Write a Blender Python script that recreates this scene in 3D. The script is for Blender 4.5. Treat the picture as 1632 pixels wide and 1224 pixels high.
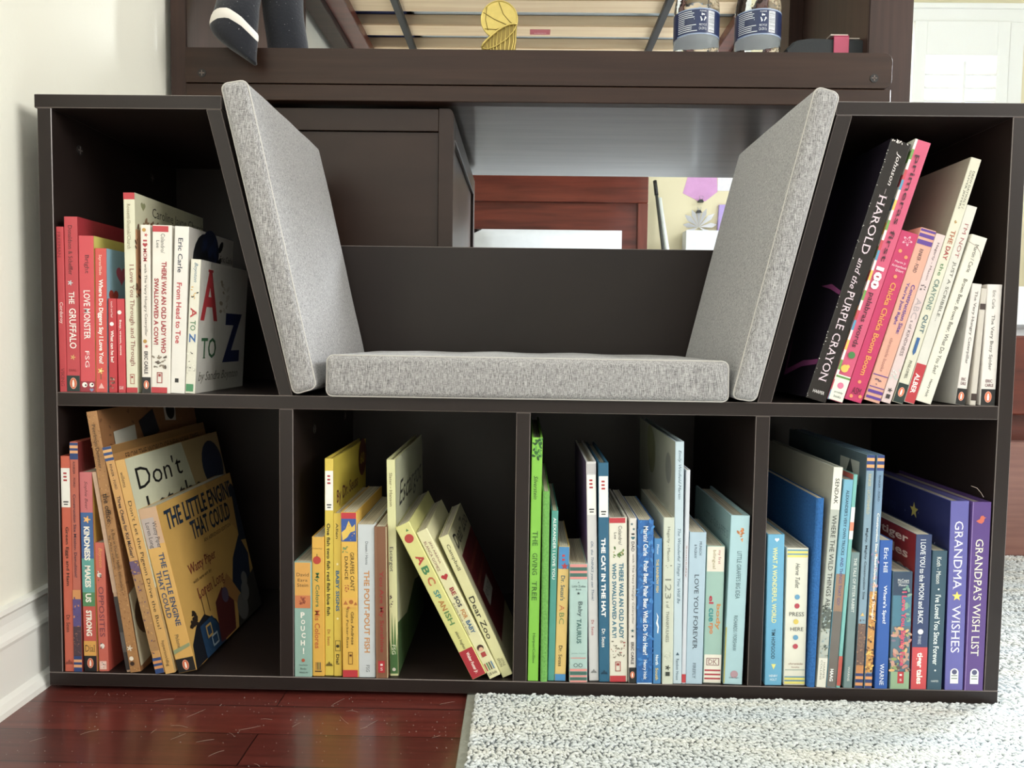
import bpy, bmesh, math, random
import numpy as np
from mathutils import Vector, Matrix
random.seed(7); np.random.seed(7)
for o in list(bpy.data.objects): bpy.data.objects.remove(o)
scn = bpy.context.scene
COL = scn.collection

# ---------------- camera ----------------
cd = bpy.data.cameras.new('camera'); cam = bpy.data.objects.new('camera', cd); COL.objects.link(cam)
R_ = Vector((0.99979, 0.01513, 0.01373)); U_ = Vector((-0.01455, 0.05852, 0.99818)); F_ = Vector((-0.01427, 0.99817, -0.05874))
m = Matrix((( R_.x, U_.x, -F_.x, 0.5190), (R_.y, U_.y, -F_.y, -0.8231), (R_.z, U_.z, -F_.z, 0.3898), (0,0,0,1)))
m3 = m.to_3x3(); q = m3.to_quaternion().normalized()
cam.matrix_world = Matrix.Translation(m.to_translation()) @ q.to_matrix().to_4x4()
cd.sensor_width = 36; cd.lens = 1226.8/1632*36; cd.clip_start = .02
scn.camera = cam

# ---------------- light ----------------
vs = scn.view_settings
vs.view_transform = 'Standard'; vs.look = 'None'; vs.gamma = 1; vs.exposure = 0.0; vs.use_curve_mapping = False
w = bpy.data.worlds.new('daylight'); scn.world = w; w.use_nodes = True
w.node_tree.nodes['Background'].inputs[0].default_value = (.80, .90, 1, 1)
w.node_tree.nodes['Background'].inputs[1].default_value = 1.4
def area(name, loc, target, sx, sy, power, col, spread=math.pi):
    l = bpy.data.lights.new(name, 'AREA'); l.shape = 'RECTANGLE'; l.size = sx; l.size_y = sy; l.energy = power; l.color = col; l.spread = spread
    o = bpy.data.objects.new(name, l); COL.objects.link(o); o.location = loc
    o.rotation_euler = (Vector(target)-Vector(loc)).to_track_quat('-Z', 'Y').to_euler(); return o
# daylight through the right-wall window and the shuttered window at the back; side and front fills are added
area('window_daylight_right', (3.22, 1.75, 1.75), (1.2, .5, .6), 1.1, 1.0, 185, (.88, .95, 1), 2.1)
area('added_fill_side', (3.22, -1.35, 1.70), (.4, -.1, .5), 1.4, 1.2, 31, (1, .985, .95), 2.0)  # unseen fill added at front right to brighten spines and right-facing covers
area('window_daylight_back', (2.35, 3.06, 1.42), (2.35, 0, 1.42), .86, .98, 9, (1, .98, .93))
area('added_fill_front', (.9, -2.72, 1.75), (.7, 0, .5), 1.9, .9, 5, (1, .97, .92))  # weak fill added behind the camera to light the book fronts

# ---------------- helpers ----------------
def s2l(h):
    if not isinstance(h, str): return h
    h = h.lstrip('#'); c = [int(h[i:i+2], 16)/255 for i in (0, 2, 4)]
    return tuple((x/12.92 if x <= .04045 else ((x+.055)/1.055)**2.4) for x in c)
_M = {}
def new_mat(name):
    mt = bpy.data.materials.new(name); mt.use_nodes = True
    nt = mt.node_tree; return mt, nt, nt.nodes['Principled BSDF']
def nd(nt, t, **k):
    n = nt.nodes.new(t)
    for a, b in k.items():
        if a.startswith('i_'): n.inputs[int(a[2:])].default_value = b
        else: setattr(n, a, b)
    return n
def ink(h, rough=.42, metal=0.0, scale=60., var=.08, bump=0.0, spec=.5):
    key = (h, rough, metal, scale, var, bump, spec)
    if key in _M: return _M[key]
    mt, nt, b = new_mat('print_'+str(h)[:7])
    c = s2l(h); g = .3*c[0]+.55*c[1]+.15*c[2]; c = tuple(.86*x+.14*g for x in c) if isinstance(h, str) else c
    co = nd(nt, 'ShaderNodeTexCoord'); no = nd(nt, 'ShaderNodeTexNoise'); no.inputs['Scale'].default_value = scale; no.inputs['Detail'].default_value = 4
    nt.links.new(co.outputs['Object'], no.inputs['Vector'])
    mx = nd(nt, 'ShaderNodeMix', data_type='RGBA')
    mx.inputs[6].default_value = (*[x*(1-var) for x in c], 1); mx.inputs[7].default_value = (*[min(1, x*(1+var)) for x in c], 1)
    nt.links.new(no.outputs['Fac'], mx.inputs[0]); nt.links.new(mx.outputs[2], b.inputs['Base Color'])
    b.inputs['Roughness'].default_value = rough; b.inputs['Metallic'].default_value = metal
    b.inputs['Specular IOR Level'].default_value = spec
    if bump:
        bu = nd(nt, 'ShaderNodeBump'); bu.inputs['Strength'].default_value = bump; bu.inputs['Distance'].default_value = .001
        nt.links.new(no.outputs['Fac'], bu.inputs['Height']); nt.links.new(bu.outputs[0], b.inputs['Normal'])
    _M[key] = mt; return mt

class MB:
    """collects polygons with materials, links them as one mesh object"""
    def __init__(s): s.v = []; s.f = []; s.mi = []; s.mats = []; s.sm = []
    def mat(s, mt):
        if mt not in s.mats: s.mats.append(mt)
        return s.mats.index(mt)
    def add(s, vs_, fs, mt, smooth=False):
        k = len(s.v); i = s.mat(mt); s.v += [tuple(p) for p in vs_]
        for f in fs: s.f.append([a+k for a in f]); s.mi.append(i); s.sm.append(smooth)
    def box(s, x0, x1, y0, y1, z0, z1, mt):
        s.add([(x, y, z) for z in (z0, z1) for y in (y0, y1) for x in (x0, x1)],
              [(0,2,3,1),(4,5,7,6),(0,1,5,4),(2,6,7,3),(0,4,6,2),(1,3,7,5)], mt)
    def prism(s, poly, a0, a1, mt, axis='z', smooth=False):
        """poly: 2-D points; extruded along axis between a0 and a1"""
        def P(p, a): return {'z': (p[0], p[1], a), 'y': (p[0], a, p[1]), 'x': (a, p[0], p[1])}[axis]
        n = len(poly); vs_ = [P(p, a0) for p in poly]+[P(p, a1) for p in poly]
        fs = [tuple(range(n)), tuple(range(2*n-1, n-1, -1))]+[(i, (i+1) % n, n+(i+1) % n, n+i) for i in range(n)]
        s.add(vs_, fs, mt, smooth)
    def tube(s, pts, r, mt, n=8, closed=False):
        pts = [Vector(p) for p in pts]; m_ = len(pts); rs = r if hasattr(r, '__len__') else [r]*m_
        vs_ = []; up = None
        for i, p in enumerate(pts):
            a = pts[(i-1) % m_] if (closed or i > 0) else p; b = pts[(i+1) % m_] if (closed or i < m_-1) else p
            t = (b-a).normalized()
            if up is None: up = Vector((0,0,1)) if abs(t.z) < .9 else Vector((1,0,0))
            e = t.cross(up).normalized(); g = e.cross(t).normalized(); up = g
            for k in range(n):
                an = 2*math.pi*k/n; vs_.append(p+(e*math.cos(an)+g*math.sin(an))*rs[i])
        fs = []
        for i in range(m_ if closed else m_-1):
            j = (i+1) % m_
            for k in range(n): fs.append((i*n+k, i*n+(k+1) % n, j*n+(k+1) % n, j*n+k))
        if not closed: fs += [tuple(range(n-1, -1, -1)), tuple(range((m_-1)*n, m_*n))]
        s.add(vs_, fs, mt, True)
    def lathe(s, prof, c, mt, n=40, cap=True):
        vs_ = []; 
        for r, z in prof:
            for k in range(n):
                an = 2*math.pi*k/n; vs_.append((c[0]+r*math.cos(an), c[1]+r*math.sin(an), c[2]+z))
        fs = [(i*n+k, i*n+(k+1) % n, (i+1)*n+(k+1) % n, (i+1)*n+k) for i in range(len(prof)-1) for k in range(n)]
        if cap: fs += [tuple(range(n-1, -1, -1)), tuple(range((len(prof)-1)*n, len(prof)*n))]
        s.add(vs_, fs, mt, True)
    def build(s, name, parent=None, bevel=0, fix=True, seg=1, edge=None):
        me = bpy.data.meshes.new(name); me.from_pydata(s.v, [], s.f)
        for mt in s.mats: me.materials.append(mt)
        me.polygons.foreach_set('material_index', s.mi); me.polygons.foreach_set('use_smooth', s.sm)
        me.update()
        if edge is not None and len(s.mats) == 1: me.materials.append(edge)
        if fix:
            bm = bmesh.new(); bm.from_mesh(me); bmesh.ops.recalc_face_normals(bm, faces=bm.faces)
            if bevel: bmesh.ops.bevel(bm, geom=bm.edges, offset=bevel, segments=seg, affect='EDGES', clamp_overlap=True, material=(1 if edge is not None else -1))
            bm.to_mesh(me); bm.free()
        o = bpy.data.objects.new(name, me); COL.objects.link(o)
        if parent: o.parent = parent
        return o
def tag(o, label=None, cat=None, group=None, kind=None):
    if label: o['label'] = label
    if cat: o['category'] = cat
    if group: o['group'] = group
    if kind: o['kind'] = kind
    return o
def empty(name, loc, label=None, cat=None, group=None):
    o = bpy.data.objects.new(name, None); o.empty_display_size = .03; COL.objects.link(o); o.location = loc
    return tag(o, label, cat, group)
def struct(name, mb, **k): return tag(mb.build(name, **k), kind='structure')

# lettering: text laid out with the built-in font and turned into polygons
_T = {}
SERIF = {'FREEMAN', 'Corduroy', 'VIKING', 'Donaldson & Scheffler', 'I Love You Through and Through', 'Rossetti-Shustak/Church', 'Bright', 'LOVE MONSTER', 'Green Eggs and Ham', 'Dr. Seuss',
    'Dial', 'the office:', 'A Day at Dunder Mifflin Elementary', 'THE LITTLE ENGINE', 'THAT COULD', 'Watty Piper', 'Loren Long', 'Giles Andreae', 'Guy Parker-Rees', 'THE POUT-POUT FISH', 'Escargot',
    'Slater - Hanson', 'Campbell', 'Dear Zoo', 'THE', 'GIVING', 'TREE', 'HarperCollins', "Dr. Seuss's", 'LOVE YOU FOREVER', 'FIREFLY', 'DK', 'Eric Hill', "Where's Spot?", 'WARNE', 'McCourt', 'Moore',
    'THE TALE OF PETER RABBIT', 'I LOVE YOU to the MOON and BACK', 'GRANDMA', 'WISHES', "GRANDPA'S WISH LIST", 'Johnson', 'HAROLD', 'and the', 'PURPLE CRAYON', 'The Very Hungry Caterpillar',
    'The Very Busy Spider', 'Eric Carle', 'A', 'TO', 'Z', 'DREW DAYWALT /', 'OLIVER JEFFERS', 'PHILOMEL', 'THE RAINBOW FISH', 'Random House', 'The Wonderful Things You Will Be', 'MUNSCH', 'by Sandra Boynton'}
def glyphs(txt, bold=0.0, shear=0.0):
    key = (txt, bold, shear)
    if key in _T: return _T[key]
    c = bpy.data.curves.new('lettering', 'FONT'); c.body = txt; c.resolution_u = 2; c.offset = bold; c.shear = shear; c.fill_mode = 'FRONT'
    o = bpy.data.objects.new('lettering', c); COL.objects.link(o)
    dg = bpy.context.evaluated_depsgraph_get(); me = bpy.data.meshes.new_from_object(o.evaluated_get(dg))
    vs_ = [(v.co.x, v.co.y) for v in me.vertices]; fs = [tuple(p.vertices) for p in me.polygons]
    if txt in SERIF:      # slab feet on the stroke ends
        cnt = {}
        for f in fs:
            for i in range(len(f)):
                e = (f[i], f[(i+1) % len(f)]); k = tuple(sorted(e)); cnt[k] = cnt.get(k, 0)+1
        ys0 = [v[1] for v in vs_]; top = max(ys0)
        for (a_, b_), n_ in cnt.items():
            (xa, ya), (xb, yb) = vs_[a_], vs_[b_]
            if n_ == 1 and abs(ya-yb) < .004 and .03 < abs(xa-xb) < .2 and (abs(ya) < .012 or ya > .42):
                x0, x1 = min(xa, xb)-.055, max(xa, xb)+.055; dn = ya > .3
                y0, y1 = (ya-.035, ya+.003) if dn else (ya-.003, ya+.035)
                i = len(vs_); vs_ += [(x0, y0), (x1, y0), (x1, y1), (x0, y1)]; fs.append((i, i+1, i+2, i+3))
    xs = [v[0] for v in vs_]; ys = [v[1] for v in vs_]
    bb = (min(xs), max(xs), min(ys), max(ys))
    bpy.data.objects.remove(o); bpy.data.curves.remove(c); bpy.data.meshes.remove(me)
    _T[key] = (vs_, fs, bb); return _T[key]
def text_box(mb, txt, mt, mapf, u0, u1, v0, v1, vertical, bold=0.0, shear=0.0):
    """letters stretched to the box u0..u1 (across) by v0..v1 (down); mapf turns (u, v) into a point"""
    vs_, fs, (a, b, c, d) = glyphs(txt, bold, shear)
    out = []
    for x, y in vs_:
        s, t = (x-a)/max(b-a, 1e-6), (y-c)/max(d-c, 1e-6)
        out.append(mapf(u0+(u1-u0)*t, v0+(v1-v0)*s) if vertical == 1 else mapf(u0+(u1-u0)*s, v1-(v1-v0)*t))
    mb.add(out, fs, mt)

# ---------------- surface materials ----------------
def wood_dark(name, c1, c2, rough, sc=(1.5, 40, 40), coat=0.0, bump=.05, spec=.3):
    mt, nt, b = new_mat(name)
    co = nd(nt, 'ShaderNodeTexCoord'); mp = nd(nt, 'ShaderNodeMapping'); mp.inputs['Scale'].default_value = sc
    no = nd(nt, 'ShaderNodeTexNoise'); no.inputs['Scale'].default_value = 3; no.inputs['Detail'].default_value = 6; no.inputs['Distortion'].default_value = .4
    nt.links.new(co.outputs['Object'], mp.inputs[0]); nt.links.new(mp.outputs[0], no.inputs['Vector'])
    r = nd(nt, 'ShaderNodeValToRGB'); r.color_ramp.elements[0].position = .3; r.color_ramp.elements[1].position = .7
    r.color_ramp.elements[0].color = (*s2l(c1), 1); r.color_ramp.elements[1].color = (*s2l(c2), 1)
    nt.links.new(no.outputs['Fac'], r.inputs[0]); nt.links.new(r.outputs[0], b.inputs['Base Color'])
    b.inputs['Specular IOR Level'].default_value = spec
    b.inputs['Roughness'].default_value = rough; b.inputs['Coat Weight'].default_value = coat; b.inputs['Coat Roughness'].default_value = .15
    bu = nd(nt, 'ShaderNodeBump'); bu.inputs['Strength'].default_value = bump; bu.inputs['Distance'].default_value = .001
    nt.links.new(no.outputs['Fac'], bu.inputs['Height']); nt.links.new(bu.outputs[0], b.inputs['Normal'])
    return mt
LAM = wood_dark('espresso_laminate', '221a18', '261e1b', .40, (3, 3, 3), bump=.02)
EDGE = ink('70645f', .3)  # paler bevel colour paints in the panels' edge highlights; cam-lock slots reuse it
LOFT = wood_dark('espresso_wood', '2b1b13', '38251b', .42, (1.2, 30, 30), coat=.0, bump=.08)
LOFTV = wood_dark('espresso_wood_upright', '30221d', '402d27', .42, (30, 30, 1.2), coat=.0, bump=.08)
DESKU = wood_dark('espresso_desk_board', '3c3835', '524d49', .34, (1.2, 14, 14), coat=.6, bump=.35)
CAB = wood_dark('espresso_cabinet', '2a1c16', '32231c', .36, (2, 6, 6), coat=.0)
CHERRY = wood_dark('cherry_wood', '4c2118', '6a3022', .4, (1.2, 14, 14), coat=.3)
CHERRYV = wood_dark('cherry_wood_upright', '54261c', '6e3527', .4, (14, 14, 1.2), coat=.3)
PINE = wood_dark('pine_slat', 'dcbf99', 'eed7b4', .6, (1.2, 20, 20))
def fabric():
    mt, nt, b = new_mat('grey_linen_weave')
    co = nd(nt, 'ShaderNodeTexCoord'); acc = None
    for wt, sc in zip((.9, .8, 1.5), ((230, 1600, 1600), (1600, 230, 1600), (1500, 1500, 150))):
        mp = nd(nt, 'ShaderNodeMapping'); mp.inputs['Scale'].default_value = sc
        no = nd(nt, 'ShaderNodeTexNoise'); no.inputs['Scale'].default_value = 1; no.inputs['Detail'].default_value = 2.5; no.inputs['Roughness'].default_value = .6
        nt.links.new(co.outputs['Object'], mp.inputs[0]); nt.links.new(mp.outputs[0], no.inputs['Vector'])
        ad = nd(nt, 'ShaderNodeMath', operation='MULTIPLY_ADD'); ad.inputs[1].default_value = wt; nt.links.new(no.outputs['Fac'], ad.inputs[0])
        if acc is None: ad.inputs[2].default_value = 0
        else: nt.links.new(acc, ad.inputs[2])
        acc = ad.outputs[0]
    mr = nd(nt, 'ShaderNodeMapRange'); mr.inputs[1].default_value = 1.18; mr.inputs[2].default_value = 2.02
    nt.links.new(acc, mr.inputs[0])
    r = nd(nt, 'ShaderNodeValToRGB'); r.color_ramp.elements[0].color = (*s2l('4c4a4b'), 1); r.color_ramp.elements[1].color = (*s2l('c6c3c1'), 1)
    nt.links.new(mr.outputs[0], r.inputs[0]); nt.links.new(r.outputs[0], b.inputs['Base Color'])
    b.inputs['Roughness'].default_value = .9; b.inputs['Specular IOR Level'].default_value = .15; b.inputs['Sheen Weight'].default_value = .25
    bu = nd(nt, 'ShaderNodeBump'); bu.inputs['Strength'].default_value = .5; bu.inputs['Distance'].default_value = .0008
    nt.links.new(mr.outputs[0], bu.inputs['Height']); nt.links.new(bu.outputs[0], b.inputs['Normal'])
    return mt
LINEN = fabric()
PIPE = ink('b9b4ad', .85)
def plaster(name, col, sc=220, st=.25):
    mt, nt, b = new_mat(name)
    co = nd(nt, 'ShaderNodeTexCoord'); no = nd(nt, 'ShaderNodeTexNoise'); no.inputs['Scale'].default_value = sc; no.inputs['Detail'].default_value = 3
    nt.links.new(co.outputs['Object'], no.inputs['Vector'])
    bu = nd(nt, 'ShaderNodeBump'); bu.inputs['Strength'].default_value = st; bu.inputs['Distance'].default_value = .001
    nt.links.new(no.outputs['Fac'], bu.inputs['Height']); nt.links.new(bu.outputs[0], b.inputs['Normal'])
    b.inputs['Base Color'].default_value = (*s2l(col), 1); b.inputs['Roughness'].default_value = .8; return mt
WALL = plaster('wall_paint', 'ebe8da'); WALLB = plaster('wall_paint_back', 'e2d8b6'); TRIM = plaster('trim_paint', 'e9e8e1', 60, .05); TRIM.node_tree.nodes['Principled BSDF'].inputs['Roughness'].default_value = .35
CEIL = plaster('ceiling_paint', 'eeece6')
def floor_mat():
    mt, nt, b = new_mat('cherry_floorboards')
    co = nd(nt, 'ShaderNodeTexCoord'); mp = nd(nt, 'ShaderNodeMapping'); mp.inputs['Location'].default_value = (.13, .0255, 0)
    br = nd(nt, 'ShaderNodeTexBrick'); br.inputs['Scale'].default_value = 1; br.inputs['Brick Width'].default_value = .62; br.inputs['Row Height'].default_value = .0575
    br.inputs['Mortar Size'].default_value = .0007; br.inputs['Mortar Smooth'].default_value = .2; br.offset = .37
    br.inputs['Color1'].default_value = (*s2l('612b25'), 1); br.inputs['Color2'].default_value = (*s2l('4b231f'), 1); br.inputs['Mortar'].default_value = (*s2l('1c0b0a'), 1)
    nt.links.new(co.outputs['Object'], mp.inputs[0]); nt.links.new(mp.outputs[0], br.inputs['Vector'])
    m2 = nd(nt, 'ShaderNodeMapping'); m2.inputs['Scale'].default_value = (3, 60, 1); nt.links.new(co.outputs['Object'], m2.inputs[0])
    no = nd(nt, 'ShaderNodeTexNoise'); no.inputs['Scale'].default_value = 3; no.inputs['Detail'].default_value = 6; nt.links.new(m2.outputs[0], no.inputs['Vector'])
    mx = nd(nt, 'ShaderNodeMix', data_type='RGBA', blend_type='MULTIPLY'); mx.inputs[0].default_value = .55
    r = nd(nt, 'ShaderNodeValToRGB'); r.color_ramp.elements[0].color = (.45, .4, .4, 1); r.color_ramp.elements[1].color = (1.35, 1.3, 1.3, 1); r.color_ramp.elements[0].position = .3; r.color_ramp.elements[1].position = .7
    nt.links.new(no.outputs['Fac'], r.inputs[0]); nt.links.new(br.outputs['Color'], mx.inputs[6]); nt.links.new(r.outputs[0], mx.inputs[7])
    nt.links.new(mx.outputs[2], b.inputs['Base Color'])
    b.inputs['Roughness'].default_value = .3; b.inputs['Coat Weight'].default_value = .4; b.inputs['Coat Roughness'].default_value = .14
    n3 = nd(nt, 'ShaderNodeTexNoise'); n3.inputs['Scale'].default_value = 35; nt.links.new(co.outputs['Object'], n3.inputs['Vector'])
    bu = nd(nt, 'ShaderNodeBump'); bu.inputs['Strength'].default_value = .12; bu.inputs['Distance'].default_value = .002
    nt.links.new(n3.outputs['Fac'], bu.inputs['Height']); nt.links.new(bu.outputs[0], b.inputs['Normal']); nt.links.new(bu.outputs[0], b.inputs['Coat Normal'])
    return mt
def paper():
    mt, nt, b = new_mat('page_edges')
    co = nd(nt, 'ShaderNodeTexCoord'); mp = nd(nt, 'ShaderNodeMapping'); mp.inputs['Scale'].default_value = (1500, 8, 8)
    no = nd(nt, 'ShaderNodeTexNoise'); no.inputs['Scale'].default_value = 1; no.inputs['Detail'].default_value = 2
    nt.links.new(co.outputs['Object'], mp.inputs[0]); nt.links.new(mp.outputs[0], no.inputs['Vector'])
    r = nd(nt, 'ShaderNodeValToRGB'); r.color_ramp.elements[0].position = .35; r.color_ramp.elements[1].position = .62
    r.color_ramp.elements[0].color = (*s2l('8d8570'), 1); r.color_ramp.elements[1].color = (*s2l('d8cfb9'), 1)
    nt.links.new(no.outputs['Fac'], r.inputs[0]); nt.links.new(r.outputs[0], b.inputs['Base Color']); b.inputs['Roughness'].default_value = .8
    bu = nd(nt, 'ShaderNodeBump'); bu.inputs['Strength'].default_value = .4; bu.inputs['Distance'].default_value = .0005
    nt.links.new(no.outputs['Fac'], bu.inputs['Height']); nt.links.new(bu.outputs[0], b.inputs['Normal'])
    return mt
PAPER = paper()

# ---------------- room ----------------
FZ = -.006; XL = -.028; XR = 3.3; YF = -2.8; YB = 3.0; ZC = 2.5
mb = MB(); mb.box(XL-.1, XR+.1, YF-.1, YB+.1, FZ-.05, FZ, floor_mat()); struct('floor', mb)
mb = MB(); mb.box(XL-.1, XR+.1, YF-.1, YB+.1, ZC, ZC+.05, CEIL); struct('ceiling', mb)
mb = MB(); mb.box(XL-.1, XL, YF, YB, FZ, ZC, WALL); struct('wall_left', mb)
def holed(name, axis, pos, th, a0, a1, h, WALL=WALL):
    """wall with one window opening h = (a0, a1, z0, z1)"""
    mb = MB()
    def bx(p, q_, z0, z1):
        if axis == 'y': mb.box(p, q_, min(pos, pos+th), max(pos, pos+th), z0, z1, WALL)
        else: mb.box(min(pos, pos+th), max(pos, pos+th), p, q_, z0, z1, WALL)
    bx(a0, h[0], FZ, ZC); bx(h[1], a1, FZ, ZC); bx(h[0], h[1], FZ, h[2]); bx(h[0], h[1], h[3], ZC)
    return struct(name, mb)
WB = (1.88, 2.82, .90, 1.93)
holed('wall_back', 'y', YB, .1, XL-.1, XR+.1, WB, WALLB)
def right_wall():
    mb = MB(); w_ = [(-2.1, -.6), (1.0, 2.5)]; e = [YF]  # the opening nearer the camera is put in for the side fill
    for a, b in w_: e += [a, b]
    e.append(YB)
    for i in range(0, len(e), 2): mb.box(XR, XR+.1, e[i], e[i+1], FZ, ZC, WALL)
    for a, b in w_: mb.box(XR, XR+.1, a, b, FZ, 1.05, WALL); mb.box(XR, XR+.1, a, b, 2.25, ZC, WALL)
    struct('wall_right', mb)
right_wall()
holed('wall_front', 'y', YF-.1, .1, XL-.1, XR+.1, (-.05+.05, 1.8, 1.2, 2.3))  # unseen opening put in for the front fill
# baseboard: flat band, stepped cap, quarter-round shoe
prof = [(XL, FZ), (XL+.022, FZ), (XL+.0215, FZ+.006), (XL+.018, FZ+.013), (XL+.013, FZ+.017), (XL+.0125, .060), (XL+.0135, .064), (XL+.0125, .068), (XL+.0085, .074), (XL+.006, .082), (XL+.0055, .090), (XL+.009, .094), (XL+.008, .099), (XL, .100)]
mb = MB()
n = len(prof); a, b_ = YF, YB
vs_ = [(x, a, z) for x, z in prof]+[(x, b_, z) for x, z in prof]
mb.add(vs_, [tuple(range(n)), tuple(range(2*n-1, n-1, -1))]+[(i, (i+1) % n, n+(i+1) % n, n+i) for i in range(n)], TRIM)
struct('baseboard_left', mb)
mb = MB(); mb.box(XL+.022, XR, YB-.014, YB, FZ, .11, TRIM); struct('baseboard_back', mb)
# shuttered window in the back wall
wn = tag(empty('window_1', (0, 0, 0)), kind='structure')
mb = MB(); x0, x1, z0, z1 = WB
for A in ((x0-.07, x1+.07, z1, z1+.075), (x0-.07, x1+.07, z0-.075, z0), (x0-.07, x0, z0, z1), (x1, x1+.07, z0, z1)):
    mb.box(A[0], A[1], YB-.02, YB, A[2], A[3], TRIM)
mb.box(x0-.085, x1+.085, YB-.032, YB, z1+.06, z1+.085, TRIM)
mb.build('window_frame', wn, bevel=.003)
for (p, q_) in ((x0+.004, 2.355), (2.365, x1-.004)):
    fr = MB(); s = .058
    fr.box(p, p+s, YB-.03, YB, z0, z1, TRIM); fr.box(q_-s, q_, YB-.03, YB, z0, z1, TRIM)
    fr.box(p+s, q_-s, YB-.03, YB, z1-.16, z1, TRIM); fr.box(p+s, q_-s, YB-.03, YB, z0, z0+.09, TRIM)
    panel = fr.build('shutter_panel', wn, bevel=.002)
    k = z0+.115
    lv = MB()
    while k < z1-.19:
        c, t_ = math.cos(.62), math.sin(.62)
        poly = [(-.034*c+.004*t_, -.034*t_-.004*c), (.034*c+.004*t_, .034*t_-.004*c), (.034*c-.004*t_, .034*t_+.004*c), (-.034*c-.004*t_, -.034*t_+.004*c)]
        lv.prism([(YB-.006+y, k+z) for y, z in poly], p+s, q_-s, TRIM, 'x'); k += .062
    lv.build('louvers', panel)
    tb = MB(); tb.box((p+q_)/2-.006, (p+q_)/2+.006, YB-.062, YB-.05, z0+.12, z1-.2, TRIM); tb.build('tilt_rod', panel)

# ---------------- bookcase ----------------
W = 1.04; T = .0152; DP = .30; Z1 = .0149; Z2 = .3107; Z3 = .3254; Z4 = .6272; Z5 = .6415; Q = (W-5*T)/4
bc = empty('bookcase', (0, 0, 0), 'dark brown reading nook bookcase with four lower cubbies and a slanted seat opening', 'bookcase')
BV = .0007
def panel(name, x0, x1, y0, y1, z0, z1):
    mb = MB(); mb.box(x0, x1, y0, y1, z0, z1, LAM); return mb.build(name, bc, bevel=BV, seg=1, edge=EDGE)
panel('bottom_board', 0, W, 0, DP, 0, Z1)
panel('middle_shelf', T, W-T, 0, DP, Z2, Z3)
sl = panel('side_panel', 0, T, 0, DP, Z1, Z4); sr = panel('side_panel', W-T, W, 0, DP, Z1, Z4)
panel('top_board', -.003, .1966, 0, DP, Z4, Z5); panel('top_board', .8415, W+.003, 0, DP, Z4, Z5)
for k in (1, 2, 3): panel('divider', k*(T+Q), k*(T+Q)+T, .0004, DP-.006, Z1, Z2)
SL = ((.1800, .1960), (.2563, .2709)); SRt = ((.8424, .8587), (.7697, .7846))
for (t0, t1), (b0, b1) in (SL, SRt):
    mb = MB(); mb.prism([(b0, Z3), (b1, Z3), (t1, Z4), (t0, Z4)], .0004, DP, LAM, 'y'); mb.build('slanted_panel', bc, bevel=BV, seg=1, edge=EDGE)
mb = MB(); mb.box(T, W-T, DP-.006, DP-.0005, Z1, Z2, LAM); mb.build('back_panel', bc)
mb = MB(); mb.prism([(T, Z3), (.2563, Z3), (.1800, Z4), (T, Z4)], DP-.006, DP-.0005, LAM, 'y'); mb.build('back_panel', bc)
mb = MB(); mb.prism([(.7846, Z3), (W-T, Z3), (W-T, Z4), (.8587, Z4)], DP-.006, DP-.0005, LAM, 'y'); mb.build('back_panel', bc)
zs = .5195; f = (zs-Z3)/(Z4-Z3)
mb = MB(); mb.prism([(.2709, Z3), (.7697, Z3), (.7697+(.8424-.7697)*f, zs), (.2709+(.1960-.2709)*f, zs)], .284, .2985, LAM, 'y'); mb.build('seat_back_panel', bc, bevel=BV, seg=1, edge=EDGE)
for x in (.03, .40, W-.40, W-.03):
    for y in (.03, .27):
        mb = MB(); mb.lathe([(.011, 0), (.012, .003), (.012, .006)], (x, y, FZ), ink('14100f')); mb.build('foot_glide', bc)
SCREW = ink('2a2624', .4)
for (x, y, z, par) in ((T, .051, .595, 1), (T, .22, .599, 1), (T+Q+T, .085, .2795, 1), (T+Q+T, .24, .2795, 1)):
    mb = MB(); c = [(y+.0055*math.cos(a), z+.0055*math.sin(a)) for a in np.linspace(0, 2*math.pi, 20, endpoint=False)]
    mb.prism(c, x-.0003, x+.0012, SCREW, 'x')
    mb.box(x+.0012, x+.0015, y-.004, y+.004, z-.0006, z+.0006, EDGE); mb.box(x+.0012, x+.0015, y-.0006, y+.0006, z-.004, z+.004, EDGE)
    mb.build('cam_lock', bc)

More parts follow.
